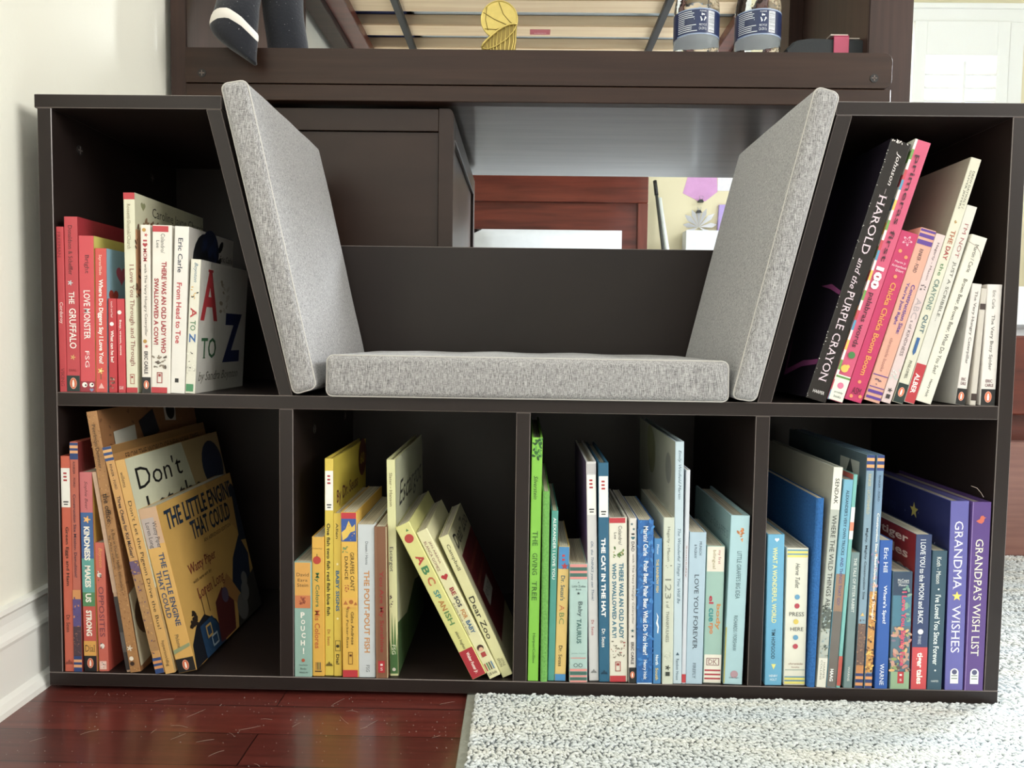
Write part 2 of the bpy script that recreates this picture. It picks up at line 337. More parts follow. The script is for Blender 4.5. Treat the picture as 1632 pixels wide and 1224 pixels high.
# ---------------- cushions ----------------
def cushion(name, quad, y0, y1, label, cat, puff=.004, r=.007, seed=0):
    """quad: bottom-left, bottom-right, top-right, top-left of the front end in (x, z)"""
    bl, br, tr, tl = [Vector(p) for p in quad]
    A = ((br-bl).length+(tr-tl).length)/2; C = ((tl-bl).length+(tr-br).length)/2; B = y1-y0
    def ticks(L, k):
        e = [0, r*.3, r*.65, r]; mid = list(np.linspace(r, L-r, k)[1:-1]); return e+mid+[L-r, L-r*.65, L-r*.3, L]
    ka = max(4, int(A/.02)); kb = max(4, int(B/.02)); kc = max(4, int(C/.02))
    ta, tb_, tc = ticks(A, ka), ticks(B, kb), ticks(C, kc)
    idx = {}; V = []; Fs = []
    rnd = random.Random(seed); ph = [rnd.uniform(0, 6.28) for _ in range(6)]
    def vert(i, j, k):
        key = (i, j, k)
        if key in idx: return idx[key]
        p_ = Vector((ta[i], tb_[j], tc[k])); inn = Vector((min(max(p_.x, r), A-r), min(max(p_.y, r), B-r), min(max(p_.z, r), C-r)))
        d = p_-inn
        if d.length > 1e-9: p_ = inn+d.normalized()*r
        sa, sb, sc_ = p_.x/A, p_.y/B, p_.z/C
        def g(u): return max(0, math.sin(math.pi*min(max(u, 0), 1)))**.5
        ripple = .0012*(math.sin(p_.y*70+ph[0])*math.sin(p_.z*55+ph[1])+math.sin(p_.x*60+p_.z*33+ph[2]))
        off = Vector(((2*sa-1)*puff*g(sb)*g(sc_), (2*sb-1)*puff*.4*g(sa)*g(sc_), (2*sc_-1)*puff*g(sa)*g(sb)))
        off += Vector((ripple*g(sb)*g(sc_)*(1 if sa > .5 else -.3), 0, ripple*g(sa)*g(sb)*(1 if sc_ > .5 else -.3)))
        # keep the thin direction's bulge small
        if A < C: off.z *= .3
        else: off.x *= .3
        sa, sb, sc_ = (p_.x+off.x)/A, (p_.y+off.y)/B, (p_.z+off.z)/C
        bot = bl+(br-bl)*sa; top = tl+(tr-tl)*sa; xz = bot+(top-bot)*sc_
        idx[key] = len(V); V.append((xz.x, y0+sb*B, xz.y)); return idx[key]
    na, nb, nc = len(ta), len(tb_), len(tc)
    for i in range(na-1):
        for j in range(nb-1):
            for k in (0, nc-1): Fs.append([vert(i, j, k), vert(i+1, j, k), vert(i+1, j+1, k), vert(i, j+1, k)])
    for i in range(na-1):
        for k in range(nc-1):
            for j in (0, nb-1): Fs.append([vert(i, j, k), vert(i+1, j, k), vert(i+1, j, k+1), vert(i, j, k+1)])
    for j in range(nb-1):
        for k in range(nc-1):
            for i in (0, na-1): Fs.append([vert(i, j, k), vert(i, j+1, k), vert(i, j+1, k+1), vert(i, j, k+1)])
    t = empty(name, (bl.x, y0, bl.y), label, cat, 'grey linen cushions of the reading nook')
    mb = MB(); mb.add([(x-bl.x, y-y0, z-bl.y) for x, y, z in V], Fs, LINEN, True); mb.build('cushion_cover', t)
    # seam piping round the front end
    m_ = MB(); pts = []
    def at(sa, sc_):
        bot = bl+(br-bl)*sa; top = tl+(tr-tl)*sa; xz = bot+(top-bot)*sc_; return xz
    e = .0022
    ca, cc = r/A, r/C
    loop = []
    for (sa, sc_, a0) in ((ca, cc, 180), (1-ca, cc, 270), (1-ca, 1-cc, 0), (ca, 1-cc, 90)):
        for s in range(5):
            an = math.radians(a0+s*22.5); loop.append((sa+math.cos(an)*ca*.97, sc_+math.sin(an)*cc*.97))
    for sa, sc_ in loop:
        xz = at(sa, sc_); pts.append((xz.x-bl.x, r*.55, xz.y-bl.y))
    m_.tube(pts, .0009, PIPE, 6, closed=True); m_.build('seam_piping', t)
    return t
cushion('back_cushion', [(.2740, .3268), (.2990, .3345), (.2262, .6560), (.1985, .6515)], -.010, .278, 'grey linen back cushion against the left slanted panel, its face brightly lit', 'cushion', seed=1)
cushion('back_cushion', [(.7405, .3300), (.7655, .3266), (.8420, .6475), (.8170, .6545)], -.010, .278, 'grey linen back cushion against the right slanted panel, its face in shade', 'cushion', seed=2)
cushion('seat_cushion', [(.3085, .3257), (.7375, .3257), (.7365, .3690), (.3095, .3700)], -.008, .276, 'long flat grey linen seat cushion lying at the bottom of the nook', 'cushion', puff=.002, seed=3)
GEO={
 'A1':(0.0163,0.0030,0.3256,-0.0043,0.0081,0.1775,0.120),
 'A2':(0.0243,0.0030,0.3256,0.0007,0.0149,0.1883,0.170),
 'A3':(0.0391,0.0030,0.3257,0.0039,0.0167,0.1681,0.150),
 'A4':(0.0559,0.0030,0.3257,0.0095,0.0127,0.1550,0.140),
 'A5':(0.0701,0.0030,0.3257,0.0065,0.0090,0.1015,0.100),
 'A6':(0.0804,0.0030,0.3256,-0.0043,0.0082,0.1014,0.100),
 'A7':(0.0895,0.0030,0.3256,-0.0021,0.0125,0.2143,0.175),
 'A8':(0.1063,0.0030,0.3257,0.0038,0.0102,0.1804,0.170),
 'A9':(0.1164,0.0030,0.3260,0.0203,0.0208,0.1802,0.160),
 'A10':(0.1372,0.0030,0.3262,0.0385,0.0158,0.1792,0.125),
 'A11':(0.1530,0.0030,0.3263,0.0563,0.0112,0.1445,0.140),
 'B1':(0.0159,0.0024,0.0151,-0.0013,0.0110,0.2404,0.170),
 'B2':(0.0268,0.0019,0.0151,-0.0012,0.0093,0.2561,0.240),
 'B3':(0.0375,0.0035,0.0151,-0.0081,0.0141,0.2228,0.200),
 'B4':(0.0529,0.0043,0.0151,-0.0178,0.0114,0.1446,0.130),
 'B5':(0.0843,0.0034,0.0151,-0.1538,0.0047,0.2256,0.210),
 'B6':(0.0890,0.0020,0.0151,-0.1506,0.0122,0.2921,0.240),
 'B7':(0.1187,0.0000,0.0151,-0.2181,0.0101,0.2565,0.240),
 'B8':(0.1291,0.0000,0.0151,-0.2184,0.0111,0.2418,0.250),
 'B9':(0.1426,0.0025,0.0151,-0.2303,0.0211,0.1872,0.210),
 'C1':(0.2721,0.0009,0.0151,-0.0031,0.0190,0.1283,0.115),
 'C2':(0.2912,0.0035,0.0151,-0.0041,0.0133,0.1554,0.140),
 'C3':(0.3045,0.0053,0.0151,-0.0010,0.0099,0.2416,0.170),
 'C4':(0.3147,0.0046,0.0151,-0.0035,0.0087,0.1818,0.150),
 'C5':(0.3251,0.0018,0.0151,-0.0133,0.0174,0.1836,0.150),
 'C6':(0.3425,0.0026,0.0151,-0.0098,0.0187,0.1703,0.150),
 'C7':(0.3619,0.0013,0.0151,-0.0148,0.0133,0.1685,0.150),
 'C8':(0.3762,0.0076,0.0151,-0.0206,0.0097,0.2412,0.220),
 'C9':(0.4681,0.0016,0.0151,-0.4734,0.0168,0.1880,0.170),
 'C10':(0.4869,0.0037,0.0151,-0.4690,0.0131,0.1812,0.150),
 'C11':(0.5012,0.0080,0.0151,-0.4365,0.0120,0.1711,0.160),
 'D1':(0.5288,0.0018,0.0152,0.0027,0.0116,0.2687,0.220),
 'D2':(0.5427,0.0002,0.0151,-0.0026,0.0076,0.2107,0.190),
 'D3':(0.5509,0.0034,0.0152,0.0058,0.0075,0.1888,0.160),
 'D4':(0.5584,0.0031,0.0153,0.0127,0.0121,0.1498,0.120),
 'D5':(0.5745,0.0008,0.0151,-0.0170,0.0198,0.1311,0.110),
 'D6':(0.5964,0.0054,0.0151,-0.0329,0.0109,0.2429,0.180),
 'D7':(0.6074,0.0031,0.0151,-0.0245,0.0111,0.2422,0.170),
 'D8':(0.6189,0.0036,0.0151,-0.0247,0.0196,0.1825,0.160),
 'D9':(0.6395,0.0017,0.0151,-0.0183,0.0081,0.1825,0.160),
 'D10':(0.6479,0.0000,0.0151,-0.0151,0.0171,0.1809,0.130),
 'D11':(0.6659,0.0011,0.0151,-0.0157,0.0087,0.1609,0.140),
 'D12':(0.6758,0.0004,0.0151,-0.0157,0.0118,0.1842,0.160),
 'D13':(0.6879,0.0022,0.0151,-0.0159,0.0096,0.2666,0.250),
 'D14':(0.6975,0.0026,0.0151,-0.0048,0.0045,0.2360,0.220),
 'D15':(0.7019,0.0027,0.0151,0.0004,0.0182,0.1682,0.140),
 'D16':(0.7216,0.0056,0.0151,0.0002,0.0198,0.1527,0.130),
 'D17':(0.7431,0.0032,0.0155,0.0157,0.0207,0.1870,0.170),
 'E1':(0.7884,0.0033,0.0151,-0.0127,0.0184,0.1671,0.140),
 'E2':(0.8093,0.0045,0.0151,-0.0090,0.0235,0.1522,0.140),
 'E3':(0.8339,0.0000,0.0152,0.0117,0.0084,0.2081,0.190),
 'E4':(0.8433,0.0000,0.0156,0.0399,0.0102,0.2420,0.230),
 'E5':(0.8543,0.0000,0.0156,0.0451,0.0101,0.2288,0.200),
 'E6':(0.8650,0.0000,0.0153,0.0427,0.0043,0.2344,0.210),
 'E7':(0.8729,0.0000,0.0153,0.0179,0.0094,0.1497,0.120),
 'E8':(0.8847,0.0000,0.0153,0.0131,0.0087,0.2556,0.240),
 'E9':(0.8952,0.0000,0.0153,0.0153,0.0079,0.2556,0.240),
 'E10':(0.9067,0.0000,0.0151,-0.0059,0.0138,0.1636,0.150),
 'E11':(0.9224,0.0000,0.0151,-0.0103,0.0213,0.1295,0.120),
 'E12':(0.9450,0.0000,0.0151,-0.0059,0.0173,0.1705,0.160),
 'E13':(0.9630,0.0000,0.0151,-0.0035,0.0160,0.1532,0.130),
 'E14':(0.9820,0.0000,0.0151,-0.0138,0.0199,0.2075,0.200),
 'E15':(1.0032,0.0000,0.0151,-0.0044,0.0204,0.2070,0.200),
 'F1':(0.8219,0.0030,0.3319,0.2823,0.0223,0.2841,0.210),
 'F2':(0.8447,0.0030,0.3306,0.2896,0.0170,0.2861,0.220),
 'F3':(0.8630,0.0030,0.3310,0.2875,0.0188,0.1869,0.150),
 'F4':(0.8840,0.0030,0.3304,0.2784,0.0171,0.1902,0.160),
 'F5':(0.9019,0.0030,0.3286,0.2750,0.0105,0.1856,0.150),
 'F6':(0.9139,0.0030,0.3287,0.2690,0.0115,0.2674,0.240),
 'F7':(0.9263,0.0030,0.3287,0.2665,0.0113,0.2161,0.180),
 'F8':(0.9385,0.0030,0.3305,0.2826,0.0172,0.1835,0.140),
 'F9':(0.9803,0.0030,0.3266,0.0939,0.0105,0.1290,0.110),
 'F10':(0.9963,0.0030,0.3259,0.0496,0.0062,0.1242,0.110),
 'F11':(1.0067,0.0030,0.3259,0.0144,0.0159,0.1283,0.110),
}

# ---------------- books ----------------
def leafpoly(n=12): return [(math.cos(2*math.pi*k/n), math.sin(2*math.pi*k/n)) for k in range(n)]
HEART = [(16*math.sin(t)**3/16, -(13*math.cos(t)-5*math.cos(2*t)-2*math.cos(3*t)-math.cos(4*t))/16) for t in np.linspace(0, 2*math.pi, 24, endpoint=False)]
STAR = [((1 if k % 2 == 0 else .42)*math.sin(k*math.pi/5), -(1 if k % 2 == 0 else .42)*math.cos(k*math.pi/5)) for k in range(10)]
DISC = leafpoly(20)
PENG = [(0,-.95),(.28,-.8),(.3,-.55),(.42,-.2),(.46,.25),(.36,.7),(.5,.92),(-.5,.92),(-.36,.7),(-.46,.25),(-.42,-.2),(-.3,-.55),(-.28,-.8)]
FLOWER = [((.65+.35*math.cos(5*t))*math.cos(t), (.65+.35*math.cos(5*t))*math.sin(t)) for t in np.linspace(0, 2*math.pi, 40, endpoint=False)]
TRI = [(0,-1),(1,.8),(-1,.8)]
BIRD = [(-1,.2),(-.3,-.2),(-.1,-.8),(.35,-.9),(.6,-.6),(.95,-.5),(.6,-.3),(.5,.3),(.1,.7),(-.4,.6)]
SQUIG = [(-.3,-1),(.3,-.6),(.1,-.1),(.45,.35),(.25,1),(-.1,.9),(.05,.4),(-.4,0),(0,-.5)]
SHAPES = {'heart': HEART, 'star': STAR, 'disc': DISC, 'flower': FLOWER, 'tri': TRI, 'bird': BIRD, 'squig': SQUIG}
def art(mb, items, fmap, wid, hei, rndseed=0, e0=.00012):
    """items drawn on one face; fmap(u, v, e) -> point; wid and hei are the face's metres"""
    rnd = random.Random(rndseed); e = e0
    for it in items:
        e += .00003
        F = lambda u, v, e=e: fmap(u, v, e)
        k = it[0]
        if k == 'r':
            _, u0, u1, v0, v1, c = it; mb.add([F(u0, v0), F(u1, v0), F(u1, v1), F(u0, v1)], [(0,1,2,3)], ink(c))
        elif k == 'v':
            _, s, v0, v1, u0, u1, c = it[:7]; text_box(mb, s, ink(c), F, u0, u1, v0, v1, 1, *(it[7:]))
        elif k == 'h':
            _, s, u0, u1, v0, v1, c = it[:7]; text_box(mb, s, ink(c), F, u0, u1, v0, v1, 0, *(it[7:]))
        elif k in SHAPES:
            _, u, v, s, c = it[:5]; asp = it[5] if len(it) > 5 else 1
            mb.add([F(u+x*s, v+y*s*asp*wid/hei) for x, y in SHAPES[k]], [tuple(range(len(SHAPES[k])))], ink(c))
        elif k == 'p':
            mb.add([F(u, v) for u, v in it[1]], [tuple(range(len(it[1])))], ink(it[2]))
        elif k == 'peng':
            _, u, v, s = it
            for sc, col, sh in ((1, 'e8a088', DISC), (.88, 'd8642e', DISC), (.78, 'd8642e', DISC), (.66, 'fbeee4', PENG)):
                e += .00002
                mb.add([fmap(u+x*s*sc*(.78 if sh is DISC else .8), v+y*s*sc*1.25*wid/hei, e) for x, y in sh], [tuple(range(len(sh)))], ink(col))
        elif k == 'frame':
            _, u0, u1, v0, v1, c, t_ = it; tv = t_*wid/hei
            for (a, b, c0, d) in ((u0, u1, v0, v0+tv), (u0, u1, v1-tv, v1), (u0, u0+t_, v0, v1), (u1-t_, u1, v0, v1)):
                mb.add([F(a, c0), F(b, c0), F(b, d), F(a, d)], [(0,1,2,3)], ink(c))
        elif k == 'spots':      # scattered small shapes inside a box
            _, n_, u0, u1, v0, v1, s, cols = it
            for _i in range(n_):
                u = rnd.uniform(u0, u1); v = rnd.uniform(v0, v1); a = rnd.uniform(0, 3.1); ss = s*rnd.uniform(.5, 1.2)
                e += .000004
                mb.add([fmap(u+(x*math.cos(a)-y*.5*math.sin(a))*ss, v+(x*math.sin(a)+y*.5*math.cos(a))*ss*wid/hei, e) for x, y in leafpoly(8)], [tuple(range(8))], ink(rnd.choice(cols)))
def make_book(key, kind, c, items, label, group, R=None, L=None, left=None, right=None, rough=.38, page=None, fuzzy=False):
    x, y, z, roll, t, h, d = GEO[key]
    d = min(d, .29-y)
    root = empty(kind, (x, y, z), label, 'book', group); root.rotation_euler = (0, roll, 0)
    hard = kind == 'picture_book'
    b = .0022 if hard else .0013
    b = min(b, t*.26); rr = .0011 if kind != 'felt_book' else min(.0035, t*.45)
    rr = min(rr, t*.3)
    def arc(cx, cy, a0, a1, r_): return [(cx+r_*math.cos(math.radians(a)), cy+r_*math.sin(math.radians(a))) for a in np.linspace(a0, a1, 5)]
    outer = [(0, d)]+arc(rr, rr, 180, 270, rr)+arc(t-rr, rr, 270, 360, rr)+[(t, d)]
    mb = MB(); cm = ink(c, rough, 0.0, 60., .05, .03) if not fuzzy else ink(c, .95, 0.0, 420., .4, 1.0, .1)
    lm = ink(left, rough) if left else cm; rm = ink(right, rough) if right else cm
    poly = outer+[(t-b, d), (t-b, b), (b, b), (b, d)]
    n_ = len(poly)
    vs_ = [(p[0], p[1], 0) for p in poly]+[(p[0], p[1], h) for p in poly]
    i0 = mb.mat(cm)
    mb.add(vs_, [tuple(range(n_)), tuple(range(2*n_-1, n_-1, -1))], cm)
    k0 = 0
    for i in range(n_):
        j = (i+1) % n_
        mt = lm if i in (0, n_-1) else (rm if i in (len(outer)-2, len(outer)-1) else cm)
        mb.add([vs_[i], vs_[j], vs_[n_+j], vs_[n_+i]], [(0,1,2,3)], mt, smooth=False)
    art(mb, items, lambda u, v, e: (t*u, -e, h*(1-v)), t, h, hash_(key))
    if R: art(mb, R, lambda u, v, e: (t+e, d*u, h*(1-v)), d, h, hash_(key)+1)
    if L: art(mb, L, lambda u, v, e: (-e, d*(1-u), h*(1-v)), d, h, hash_(key)+2)
    if fuzzy:       # felt nap with loose fibres
        rnd = random.Random(5)
        fm = ink(c, .95)
        for _ in range(420):
            zz = rnd.uniform(.001, h-.001); an = rnd.uniform(math.pi, 2*math.pi)
            px = t/2+(t/2)*math.cos(an); py = rr+rr*math.sin(an) if abs(math.cos(an)) > .6 else 0
            q1 = Vector((px, py, zz)); dr = Vector((math.cos(an)+rnd.uniform(-.7, .7), math.sin(an)*.8, rnd.uniform(-1.2, 1.2))).normalized()*rnd.uniform(.0006, .0014)
            sd = Vector((rnd.uniform(-1, 1), 0, rnd.uniform(-1, 1))).normalized()*.00012
            mb.add([q1-sd, q1+sd, q1+dr], [(0,1,2)], fm)
    mb.build('cover', root, fix=False)
    lip = .0035 if hard else .0003
    pb = MB(); g = .00025
    z0, z1 = (lip, h-lip) if hard else (.0004, h-.0004)
    pb.box(b+g, t-b-g, b+g, d-lip, z0, z1, PAPER if not page else page); pb.build('page_block', root)
    return root
def hash_(s): return sum(ord(ch)*(i+3) for i, ch in enumerate(s))
BOARD = PAPER
def B(key, kind, c, items, label, **k):
    g = {'A': 'red and white books in the upper left cubby', 'B': 'orange and gold books in the lower left cubby', 'C': 'yellow books in the second lower cubby',
         'D': 'green, teal and pale blue books in the third lower cubby', 'E': 'blue and purple books in the lower right cubby', 'F': 'pink and white books in the upper right cubby'}[key[0]]
    return make_book(key, {'p': 'picture_book', 'b': 'board_book', 'f': 'felt_book', 's': 'softcover_book'}[kind], c, items, label, g, **k)
LOGO = lambda v, c='a03030', w_=.5: [('frame', .5-w_/2, .5+w_/2, v, v+.055, c, .05), ('r', .5-w_*.22, .5+w_*.22, v+.010, v+.020, c), ('h', 'S', .5-w_*.16, .5+w_*.16, v+.033, v+.047, c)]
HOUSE = lambda v, c, s=.3: [('tri', .5, v, s, c), ('tri', .5-s*.8, v+.004, s*.6, c), ('tri', .5+s*.8, v+.004, s*.6, c)]
HAT = lambda v0, v1: [('r', .06, .94, v0, v1, 'efece2'), ('r', .3, .62, v0+.02, v0+.028, 'b52a30'), ('r', .3, .62, v0+.036, v0+.044, 'b52a30'), ('r', .3, .66, v0+.052, v0+.06, 'b52a30'),
                      ('r', .25, .75, v1-.028, v1-.022, '333333'), ('r', .3, .7, v1-.016, v1-.011, '333333')]
# upper left cubby
B('A1', 's', 'c8353f', [('v','FREEMAN',.03,.185,.2,.6,'7c1a24'),('v','Corduroy',.455,.585,.2,.75,'f3e6df'),('v','VIKING',.855,.965,.25,.7,'7c1a24')],
  'thin flat red paperback touching the left side panel, white script word mid spine')
B('A2', 'b', 'c83a44', [('v','Donaldson & Scheffler',.05,.33,.3,.6,'4a2328'),('flower',.4,.375,.2,'c5cfd0'),('v','THE',.425,.495,.28,.68,'fbf3ea',.01),('v','GRUFFALO',.52,.75,.28,.78,'fbf3ea',.01),('flower',.5,.80,.2,'e0a860'),('h','DIAL',.2,.75,.868,.882,'8d2830'),('r',.03,.97,.905,.997,'1f3432'),('peng',.5,.95,.33)],
  'tall thick red board book with white title and black publisher block, top row left end', R=[('r',0,1,0,1,'9c1f2b'),('h','The',.42,.85,.09,.17,'e6d08a')])
B('A3', 'b', 'd8424c', [('v','Bright',.12,.24,.35,.68,'5a2c33'),('v','LOVE MONSTER',.345,.66,.3,.72,'fdf3ee',.01),('v','FSG',.735,.84,.35,.62,'fbe6e4'),('r',.03,.97,.93,.998,'a02838'),('disc',.3,.953,.17,'f6f2ea'),('disc',.75,.953,.15,'f6f2ea'),('disc',.36,.955,.06,'2a2024'),('disc',.8,.95,.06,'2a2024'),('heart',.75,.985,.13,'8090b8')],
  'red board book with white title and two round cartoon eyes at the spine foot', R=[('r',0,1,0,1,'c9bd50')], right='c9bd50')
B('A4', 'b', 'd8463f', [('v','Sayres/Slade',.045,.185,.3,.6,'f6dccb'),('v','Where Do Diggers Say I Love You?',.215,.80,.22,.7,'fff7f0',.025),('flower',.45,.85,.28,'f0c060'),('disc',.45,.85,.1,'f8ee98'),('r',.43,.49,.87,.91,'5c6a35'),('tri',.5,.955,.26,'f2b8b0')],
  'red board book with bold white title and a yellow flower near the spine foot', R=[('r',0,1,0,1,'7fa6b8'),('heart',.22,.17,.08,'b04060'),('heart',.10,.33,.07,'a33020')], right='7fa6b8')
B('A5', 'b', 'c3222f', [('v','touch and feel',.03,.2,.35,.6,'f6dcd6'),('disc',.45,.27,.24,'f6f0ea'),('v','What can he be?',.34,.68,.3,.68,'fdf2ea',.02),('spots',26,.1,.8,.84,.98,.12,['8c7d68','6d604e','a89a84','40362c'])],
  'short narrow red board book with grey sketch at its foot, first of the small pair')
B('A6', 'b', 'cb2c38', [('disc',.38,.145,.27,'f8ece4'),('v','Beep, vroom, move',.225,.6,.28,.62,'fdf2ea',.01),('h','BIG BABY',.2,.75,.93,.965,'f6e0d8')],
  'short narrow red board book with white disc near its top, touching a tall cream book')
B('A7', 'b', 'dcd8bb', [('r',.02,.98,0,.033,'c22833'),('v','Rossetti-Shustak/Church',.055,.28,.3,.6,'8d8060'),('v','I Love You Through and Through',.355,.865,.35,.82,'8c3b33'),('frame',.35,.72,.905,.955,'b86050',.05),('r',.44,.6,.915,.925,'a03030'),('r',.03,.97,.973,.999,'c22833')],
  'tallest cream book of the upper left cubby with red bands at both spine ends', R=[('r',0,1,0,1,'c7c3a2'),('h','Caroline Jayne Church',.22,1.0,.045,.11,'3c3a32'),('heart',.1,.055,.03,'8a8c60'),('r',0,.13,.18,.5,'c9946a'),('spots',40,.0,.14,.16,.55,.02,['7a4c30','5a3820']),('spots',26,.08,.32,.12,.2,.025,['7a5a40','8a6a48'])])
B('A8', 's', 'e6ddd0', [('disc',.4,.03,.2,'c09030'),('flower',.6,.06,.2,'c03038'),('v','I',.088,.098,.3,.7,'b02833'),('heart',.5,.118,.26,'b02833'),('v','MOM',.14,.215,.3,.7,'b02833',.01),('v','with The Very Hungry Caterpillar',.23,.66,.32,.68,'5b5048'),('disc',.4,.69,.2,'b88a30'),('flower',.55,.72,.2,'c03038'),('v','ERIC CARLE',.75,.885,.3,.68,'3d3338',.02),('r',.03,.97,.905,.999,'20201f'),('peng',.5,.95,.36)],
  'narrow off-white book with small red heart in its title and black spine foot')
B('A9', 'p', 'e4ded2', [('r',.02,.84,.005,.04,'c22833'),('v','Colandro/',.05,.165,.45,.66,'5a5550'),('v','Lee',.09,.135,.22,.38,'5a5550'),('v','THERE WAS AN OLD LADY WHO',.215,.76,.50,.76,'a8202c',.03),('v','SWALLOWED A COW!',.315,.71,.12,.36,'a8202c',.03),('spots',22,.1,.8,.77,.85,.09,['8a7c6a','5c5046']),('frame',.3,.58,.875,.94,'b04040',.04),('r',.38,.5,.885,.9,'a03030'),('r',.02,.84,.965,.999,'c22833')],
  'white book with red bands and bold dark red two-line title on the spine')
B('A10', 'b', 'e3ded5', [('v','Eric Carle',.07,.275,.28,.6,'1c2340',.01),('v','From Head to Toe',.335,.70,.25,.6,'c02c38',.02),('r',.3,.55,.91,.935,'2a2a2a')],
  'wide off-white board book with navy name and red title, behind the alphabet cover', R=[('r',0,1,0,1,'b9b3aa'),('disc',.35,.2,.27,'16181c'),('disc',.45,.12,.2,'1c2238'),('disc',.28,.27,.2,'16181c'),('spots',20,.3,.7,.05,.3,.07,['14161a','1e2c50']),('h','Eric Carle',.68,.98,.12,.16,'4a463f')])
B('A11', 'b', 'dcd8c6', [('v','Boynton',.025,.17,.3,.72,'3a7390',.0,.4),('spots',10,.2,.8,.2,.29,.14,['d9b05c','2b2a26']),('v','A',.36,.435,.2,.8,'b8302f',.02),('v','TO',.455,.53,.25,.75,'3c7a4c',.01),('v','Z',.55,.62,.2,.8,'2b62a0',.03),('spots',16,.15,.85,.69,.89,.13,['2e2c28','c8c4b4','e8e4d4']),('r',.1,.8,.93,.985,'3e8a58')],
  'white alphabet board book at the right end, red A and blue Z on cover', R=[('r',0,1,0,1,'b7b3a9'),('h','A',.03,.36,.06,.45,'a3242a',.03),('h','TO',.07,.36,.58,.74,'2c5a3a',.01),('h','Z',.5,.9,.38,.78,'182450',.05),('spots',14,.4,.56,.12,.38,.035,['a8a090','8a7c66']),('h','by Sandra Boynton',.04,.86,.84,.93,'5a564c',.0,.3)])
# lower left cubby
B('B1', 'p', 'cf5a3c', [*HAT(.055,.235),('v','Green Eggs and Ham',.325,.60,.32,.7,'33221e',.01),('v','Dr. Seuss',.735,.815,.3,.66,'33221e'),*HOUSE(.955,'8c3826')],
  'narrow tall orange hardback with white square near the spine top, at the left side panel')
B('B2', 'p', 'c2604a', [('r',.02,.98,.004,.075,'26437c'),('r',.02,.98,.015,.027,'e8a468'),('r',.02,.98,.037,.049,'e8a468'),('v','RINKER - FORD',.085,.195,.35,.6,'3f2630'),('v','Construction Site Mission: Demolition!',.225,.585,.3,.62,'2c2540',.01),('r',.02,.98,.64,.68,'d89048'),('r',.02,.98,.68,.8,'5a4a86'),('spots',30,.1,.9,.66,.9,.14,['d88a40','4c3c78','6e5078']),('r',.02,.98,.8,.93,'4a3540'),('spots',24,.1,.9,.8,.92,.12,['a06a50','6a4a50']),('r',.02,.98,.93,.999,'26437c'),('r',.02,.98,.945,.957,'e8a468'),('r',.02,.98,.968,.98,'e8a468')],
  'narrow tall hardback with blue and orange stripes at both spine ends, second from the left', R=[('r',0,1,0,1,'6e2422')], right='6e2422')
B('B3', 'b', 'c8545a', [('r',.02,.98,0,.2,'cf6a6c'),('v','Sophie Beer',.045,.185,.32,.62,'4c2430',.0,.3),('r',.02,.98,.2,.43,'3a66a0'),('flower',.5,.235,.3,'f0a848'),('disc',.5,.235,.15,'f6c060'),('r',.02,.98,.43,.60,'5aa79c'),('r',.02,.98,.60,.67,'4c8a55'),('r',.02,.98,.67,.845,'c84a3c'),('v','KINDNESS',.27,.44,.24,.7,'f6f0e0',.04),('v','MAKES',.465,.575,.24,.7,'f6f0e0',.04),('v','US',.605,.65,.24,.7,'f6f0e0',.04),('v','STRONG',.69,.82,.24,.7,'f6f0e0',.04),('r',.02,.98,.845,.92,'e0a032'),('h','Dial',.12,.88,.865,.9,'5c4018'),('r',.02,.98,.92,.999,'14171a'),('peng',.5,.957,.32)],
  'board book with spine banded pink, blue, teal, green and red under big white letters', R=[('r',0,1,0,1,'c09030')], right='c09030')
B('B4', 'b', 'd0604c', [('v','Boynton',.04,.19,.3,.75,'e8a24c',.0,.3),('disc',.4,.25,.22,'f0e4d8'),('spots',6,.25,.6,.22,.29,.1,['40302c','e8dccc']),('v','OPPOSITES',.34,.73,.25,.75,'7a3a48',.0),('disc',.45,.80,.22,'f0e4d8'),('spots',6,.3,.65,.775,.83,.1,['40302c','e8dccc']),('r',.12,.8,.92,.985,'f0c4b4'),('spots',8,.25,.7,.93,.975,.08,['40302c','e8e4dc'])],
  'short coral board book with purple hand-lettered title and two small white sheep', R=[('r',0,1,0,1,'a84030')], right='a84030')
B('B5', 's', 'c09a78', [('r',.02,.98,0,.6,'c8a486'),('r',.02,.98,.62,.99,'3a3634'),('r',.02,.98,.8,.9,'5a5654')],
  'very thin peach and charcoal paperback leaning behind the cork-brown book')
B('B6', 'p', 'b07c42', [('spots',260,.05,.95,.01,.99,.08,['9a6832','c89858','8a5a2a','c2904e']),('v','Peerlman/Demmer',.05,.215,.35,.68,'3c2a1c'),('v','the office:',.31,.425,.3,.78,'2e2118',.01),('v','A Day at Dunder Mifflin Elementary',.445,.685,.45,.75,'3c2a1c'),('v','By Abby Feldman',.47,.6,.15,.35,'3c2a1c'),('flower',.4,.905,.28,'e8dcc8'),('disc',.4,.945,.2,'e8dcc8'),('disc',.4,.965,.2,'3a2a20')],
  'tallest cork-brown hardback leaning left in the lower left cubby', R=[('r',0,1,0,1,'8a5c32'),('spots',200,.0,1,.0,1,.012,['7a4e28','a87440','6c4424']),('p',[(.1,.09),(.3,.08),(.3,.16),(.1,.17)],'b4b0a0'),('p',[(.34,.07),(.5,.03),(.54,.13),(.38,.16)],'26262e'),('p',[(.62,.0),(.76,.01),(.74,.1),(.62,.09)],'d0c8bc'),('disc',.69,.05,.05,'24201e'),('p',[(.0,.7),(.3,.62),(.3,.95),(.0,.98)],'b8b090'),('disc',.12,.8,.1,'55402c')])
